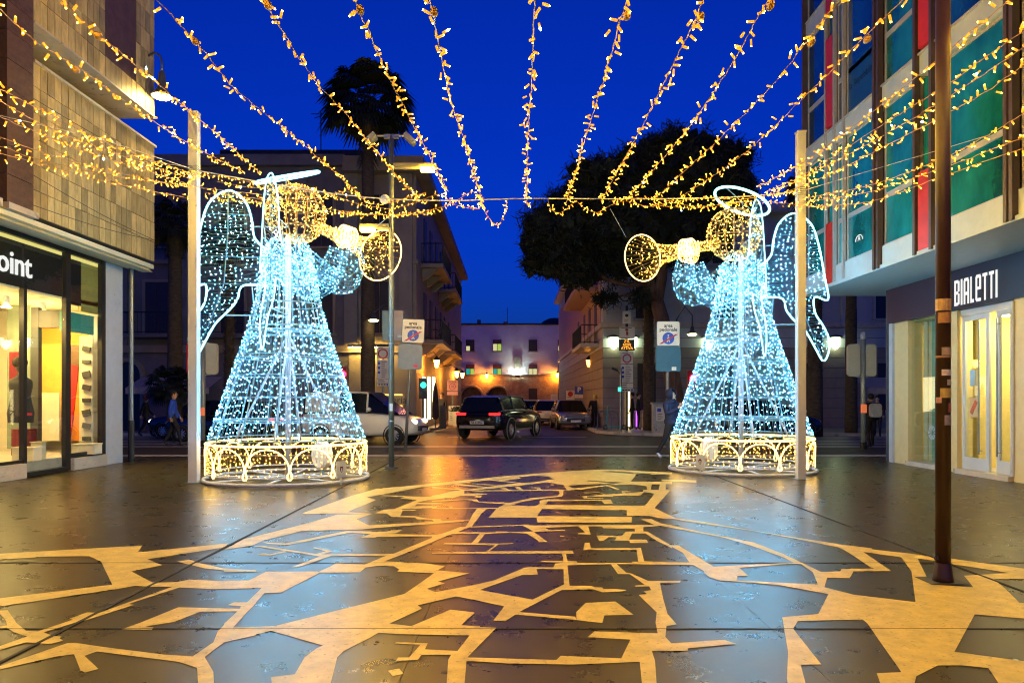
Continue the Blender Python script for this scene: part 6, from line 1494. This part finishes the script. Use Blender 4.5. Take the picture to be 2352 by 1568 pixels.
    p2 = MB().obox((xf + .045, 0, st[-1][1] + .16), (.02, .52, .11)).build('number_plate', M_PLATE, t, world=False)
    if plate_txt:
        me = text(plate_txt, .10, (0, 0, 0), 'cam', M_INK, p1, .002, bold=.002); me.location = (xr - .042, 0, st[0][1] + .22); me.rotation_euler = (R(90), 0, R(-90))
    return t
HATCH = ([(-1.95,.32,.78,.66),(-1.86,.24,.88,.80),(-1.2,.20,.93,.85),(0,.19,.93,.86),(1.1,.20,.90,.85),(1.65,.22,.82,.84),(1.94,.28,.68,.74)],
         [(-1.86,.74,.88,.62,.92),(-1.45,.78,.92,.62,1.44),(-.6,.80,.93,.64,1.50),(.25,.80,.93,.62,1.46),(1.05,.76,.91,.58,.95)])
SUV = ([(-2.12,.40,.90,.74),(-2.02,.32,1.02,.88),(-1.3,.27,1.06,.92),(0,.26,1.05,.93),(1.1,.27,1.02,.92),(1.8,.28,.95,.91),(2.14,.34,.80,.80)],
       [(-2.04,.78,1.0,.60,1.05),(-1.72,.82,1.04,.66,1.52),(-.8,.85,1.06,.68,1.60),(.45,.85,1.05,.66,1.56),(1.38,.80,1.01,.60,1.05)])
VAN = ([(-2.05,.34,.95,.80),(-1.98,.27,1.05,.86),(-1.2,.24,1.08,.88),(0,.23,1.08,.88),(1.0,.24,1.04,.87),(1.7,.26,.92,.87),(2.07,.32,.72,.78)],
       [(-2.0,.82,1.04,.74,1.08),(-1.92,.84,1.05,.74,1.74),(-.6,.85,1.08,.76,1.80),(.35,.85,1.08,.74,1.76),(1.42,.78,1.00,.60,1.05)])
M_BLACKP = mat('black_car_paint', (.006, .006, .008), .12, var=0, coat=.6); M_CLAD = mat('silver_cladding', (.32, .30, .27), .4, .3, var=.05)
M_WVAN = mat('white_van_paint', (.80, .78, .66), .25, var=.03, coat=.4); M_SILV = mat('silver_paint', (.30, .33, .35), .25, .5, var=.03, coat=.4)
M_NAVYP = mat('dark_blue_paint', (.008, .012, .03), .15, var=0, coat=.5)
d_ = R(90 - 22)
suv = car('black sport utility car seen from behind, turning into the far street', (-.45, 29.7, 0), d_, SUV[0], SUV[1], M_BLACKP, [(-1.32, .87), (1.30, .87)], .36, lit_tail=True, cladding=M_CLAD, name='sport_utility_car', plate_txt='GE 818KL', rails=True)
suv.scale = (1.09, 1.09, 1.05)
car('white delivery van passing behind the left angel with headlights on', (-5.1, 25.6, 0), R(-10), VAN[0], VAN[1], M_WVAN, [(-1.3, .83), (1.32, .83)], .31, lit_head=True, name='delivery_van', cat='van')
car('silver hatchback facing the camera at the right kerb', (3.05, 38.4, 0), R(-90 + 4), HATCH[0], HATCH[1], M_SILV, [(-1.22, .81), (1.22, .81)], .30, name='hatchback_car')
car('pale car parked behind and left of the silver hatchback', (2.15, 45.0, 0), R(90), HATCH[0], HATCH[1], M_WVAN, [(-1.22, .81), (1.22, .81)], .30, name='hatchback_car')
car('dark car half hidden behind the front of the black car', (1.2, 50.0, 0), R(90), HATCH[0], HATCH[1], M_BLACKP, [(-1.22, .81), (1.22, .81)], .30, name='hatchback_car')
car('dark car with a lit headlight at the far left behind the blue jacket walker', (-12.3, 29.2, 0), R(180), HATCH[0], HATCH[1], M_NAVYP, [(-1.22, .81), (1.22, .81)], .30, lit_head=True, name='hatchback_car')
car('dark car showing its nose right of the right angel skirt', (10.1, 29.0, 0), R(0), HATCH[0], HATCH[1], M_NAVYP, [(-1.22, .81), (1.22, .81)], .30, name='hatchback_car')
car('dark car with red tail light seen through the left angel skirt', (-10.6, 27.0, 0), R(180), HATCH[0], HATCH[1], M_BLACKP, [(-1.22, .81), (1.22, .81)], .30, lit_tail=True, name='hatchback_car')

# ================================================================== PEOPLE (local: +y is where they face, x right)
def skin_body(t, J, E, mats, boneM):
    """J: joint -> (pos, radius); E: bones; boneM: material index per bone; one continuous skinned body"""
    names = list(J); idx = {k: i for i, k in enumerate(names)}
    me = bpy.data.meshes.new('body'); me.from_pydata([J[k][0] for k in names], [(idx[a], idx[b]) for a, b in E], []); me.update()
    o = bpy.data.objects.new('body', me); C.objects.link(o)
    o.modifiers.new('skin', 'SKIN'); sv = me.skin_vertices[0].data
    for k in names:
        r = J[k][1]; sv[idx[k]].radius = r if isinstance(r, tuple) else (r, r)
    sv[idx['pelvis']].use_root = True
    s_ = o.modifiers.new('sub', 'SUBSURF'); s_.levels = 2; s_.render_levels = 2
    dg = bpy.context.evaluated_depsgraph_get(); dg.update()
    nm = bpy.data.meshes.new_from_object(o.evaluated_get(dg)); bpy.data.objects.remove(o); bpy.data.meshes.remove(me)
    nm.materials.clear()
    for m in mats: nm.materials.append(m)
    A = [(np.array(J[a][0]), np.array(J[b][0])) for a, b in E]
    for p in nm.polygons:
        c = np.array(p.center); best, bi = 1e9, 0
        for i, (a, b) in enumerate(A):
            ab = b - a; q = np.clip(np.dot(c-a, ab)/max(np.dot(ab, ab), 1e-9), 0, 1); d = np.linalg.norm(c - a - q*ab)
            if d < best: best, bi = d, i
        p.material_index = boneM[bi]; p.use_smooth = True
    nm.name = 'body'
    ob = bpy.data.objects.new('body', nm); C.objects.link(ob); ob.parent = t
    return ob
M_SKIN = mat('skin', (.50, .30, .20), .5, var=.04); M_SKINH = M_SKIN
M_HAIR = mat('dark_hair', (.012, .009, .007), .6, bump=.5, bscale=80); M_JEAN = mat('dark_trousers', (.012, .013, .02), .8)
def person(label, loc, rz, h, jacket, trousers=M_JEAN, stride=.0, arm=0.25, hair=M_HAIR, shoes=M_TRIM, bulky=1.0, hood=None, cap=None, raise_r=None, group='people in the street'):
    t = thing('person', label, 'person', loc, rz, group); k = h/1.75
    J = {'pelvis': ((0,0,.95),(.15,.12)), 'spine': ((0,0,1.12),(.15*bulky,.115*bulky)), 'chest': ((0,.0,1.32),(.18*bulky,.125*bulky)), 'neck': ((0,.005,1.47),(.062,.062)),
         'jaw': ((0,.03,1.555),(.070,.078)), 'brow': ((0,.02,1.645),(.082,.098)), 'crown': ((0,.005,1.71),(.060,.075))}
    E = [('pelvis','spine'),('spine','chest'),('chest','neck'),('neck','jaw'),('jaw','brow'),('brow','crown')]; BM = [0,0,0,2,2,2]
    for sd, nm in ((-1,'l'), (1,'r')):
        st_ = stride*sd; sw = -arm*(1 if sd > 0 else -1)*(1 if stride >= 0 else -1) if stride else .05
        J.update({nm+'sh': ((sd*.19*bulky,0,1.40),.068*bulky), nm+'el': ((sd*.25*bulky,-.02+sw*.4,1.13),.052*bulky), nm+'wr': ((sd*.24*bulky,.06+sw,.90),.038*bulky), nm+'pa': ((sd*.235*bulky,.085+sw*1.08,.825),(.020,.040)),
                  nm+'hip': ((sd*.095,0,.90),(.10,.105)), nm+'kn': ((sd*.10,st_*.5+.03+abs(st_)*.06,.50),.068), nm+'an': ((sd*.10,st_-.02,.09+ (.05 if st_ < -.1 else 0)),.046), nm+'to': ((sd*.115,st_+.14,.04),(.042,.032))})
        if nm == 'r' and raise_r: J['rel'] = ((.25, .06, 1.16), .055*bulky); J['rwr'] = (raise_r, .038); J['rpa'] = ((raise_r[0]-.02, raise_r[1]+.03, raise_r[2]+.07), (.02, .036))
        E += [('chest',nm+'sh'),(nm+'sh',nm+'el'),(nm+'el',nm+'wr'),(nm+'wr',nm+'pa'),('pelvis',nm+'hip'),(nm+'hip',nm+'kn'),(nm+'kn',nm+'an'),(nm+'an',nm+'to')]
        BM += [0,0,0,2,1,1,1,3]
    J = {a: ((p[0]*k, p[1]*k, p[2]*k), tuple(q*k for q in r) if isinstance(r, tuple) else r*k) for a, (p, r) in J.items()}
    skin_body(t, J, E, [jacket, trousers, M_SKIN, shoes], BM)
    # fingers and thumb on each hand
    for nm, sd in (('l', -1), ('r', 1)):
        w, pa = Vector(J[nm+'wr'][0]), Vector(J[nm+'pa'][0]); d = (pa - w).normalized(); f = MB(); fw = Vector((0, 1, 0)) - d*d.y; fw.normalize(); side = d.cross(fw)
        for i in range(4):
            b = pa + fw*(.028 - .019*i)*k; L = (.062, .072, .068, .052)[i]*k; f.tube([b, b + d*L*.55, b + d*L - side*(sd*.012)], [.0095*k, .009*k, .007*k], 5)
        f.tube([w.lerp(pa, .55) + fw*.03*k, w.lerp(pa, .8) + fw*.055*k, pa + fw*.058*k + d*.015], [.011*k, .010*k, .008*k], 5); f.build('fingers', M_SKIN, t, world=False, smooth=True)
    hz = 1.645*k
    fc = MB().prism([(-.010,0),(.010,0),(0,.045)], (0, .118*k, hz - .045*k), (1,0,0), (0,0,1), (0,.018,0)).build('nose', M_SKIN, t, world=False)
    for sd in (-1, 1):
        MB().ball((sd*.032*k, .107*k, hz - .002), .011*k, 8, 6, sc=(1.2, .6, .7)).build('eye', M_INK, t, world=False)
        MB().ball((sd*.083*k, .015*k, hz - .02), .022*k, 8, 6, sc=(.4, .8, 1.3)).build('ear', M_SKIN, t, world=False)
    MB().obox((0, .108*k, hz - .075*k), (.045*k, .01, .010*k)).build('mouth', mat('lips', (.30, .12, .10), .5, var=0), t, world=False)
    if hood:
        g = MB(); rings = []
        for i in range(9):
            th = R(12 + 17*i)
            rings.append([(.125*k*math.sin(th)*math.cos(q), -.01*k + .135*k*math.sin(th)*math.sin(q), hz + .0*k + .145*k*math.cos(th)) for q in [R(125 + 290*j/12) for j in range(13)]])
        vs = [p for r_ in rings for p in r_]; g.add(vs, [(i*13+j, i*13+j+1, (i+1)*13+j+1, (i+1)*13+j) for i in range(8) for j in range(12)]); o = g.build('hood', hood, t, world=False, smooth=True); o.modifiers.new('thick', 'SOLIDIFY').thickness = .02
        MB().lathe([(.10*k, 0), (.15*k, -.04*k), (.13*k, -.09*k)], 14, (0, -.01, 1.53*k)).build('collar', hood, t, world=False, smooth=True)
    elif cap: MB().ball((0, .008*k, hz + .035*k), .112*k, 14, 9, sc=(.93, 1.05, .95)).build('hat', cap, t, world=False, smooth=True)
    else: MB().ball((0, -.014*k, hz + .028*k), .106*k, 14, 9, sc=(.93, 1.0, 1.02)).build('hair', hair, t, world=False, smooth=True)
    MB().lathe([(.165*bulky*k, 0), (.172*bulky*k, .05), (.165*bulky*k, .12)], 16, (0, 0, .90*k), Matrix.Diagonal((1, .80, 1))).build('jacket_hem', jacket, t, world=False, smooth=True)
    return t
M_BLUEJ = mat('blue_jacket', (.02, .09, .62), .7); M_NAVYJ = mat('navy_coat', (.008, .014, .050), .8); M_BLKJ = mat('black_coat', (.012, .011, .013), .8)
person('person in a blue jacket and dark trousers walking near the left post', (gx(398, 23.5), 23.5, 0), R(-75), 1.80, M_BLUEJ, stride=.26, arm=.1)
person('person in a dark coat and red hat walking at the far left', (gx(326, 29.6), 29.9, 0), R(-80), 1.66, M_BLKJ, stride=.30, arm=.2, cap=mat('red_hat', (.42, .05, .03), .8))
hp = person('hooded person in a navy coat and glasses walking behind the right angel', (gx(1542, 18.5), 18.5, 0), R(-140), 1.74, M_NAVYJ, stride=-.36, arm=.12, hood=M_NAVYJ, bulky=1.22, raise_r=(.05, .26, 1.30), shoes=mat('blue_white_sneaker', (.35, .38, .5), .5, var=.5, vscale=25))
g = MB()
for sd in (-1, 1): g.tube([(sd*.034 + .026*math.cos(q), .122, 1.635 + .02*math.sin(q)) for q in [2*math.pi*i/12 for i in range(12)]], .0045, 4, closed=True)
g.tube([(-.008, .124, 1.637), (.008, .124, 1.637)], .004, 4).build('glasses', M_BLACK, hp, world=False)
pb = person('person in black with a white backpack seen from behind at the right', (gx(2000, 23.1), 23.1, 0), R(4), 1.68, M_BLKJ, stride=.08, arm=.03)
bk = MB(); bk.prism(rrect(.34, .44, .10), (0, -.36, 1.17), (1,0,0), (0,0,1), (0,.2,0)); MBP = bk.build('backpack', mat('white_backpack', (.55, .52, .45), .7), pb, world=False); bvm = MBP.modifiers.new('b', 'BEVEL'); bvm.width = .03; bvm.segments = 2
person('person in a dark coat standing by the closed parasol', (gx(1015, 36.2), 36.2, .12), R(160), 1.72, M_BLKJ)
person('left one of two dark coated people at the amber doorway', (gx(1452, 33.9), 33.9, .12), R(80), 1.72, M_BLKJ)
person('right one of two dark coated people at the amber doorway', (gx(1466, 34.2), 34.2, .12), R(-100), 1.70, M_BLKJ, arm=.1)
person('rider with a yellow helmet standing right of the silver hatchback', (gx(1366, 38.5), 38.5, 0), R(170), 1.74, M_BLKJ, cap=mat('yellow_helmet', (.62, .60, .05), .3), bulky=1.15)
person('person in dark clothes waiting beside the backpack walker', (gx(2018, 29.5), 29.6, 0), R(150), 1.66, mat('maroon_coat', (.05, .01, .015), .8))
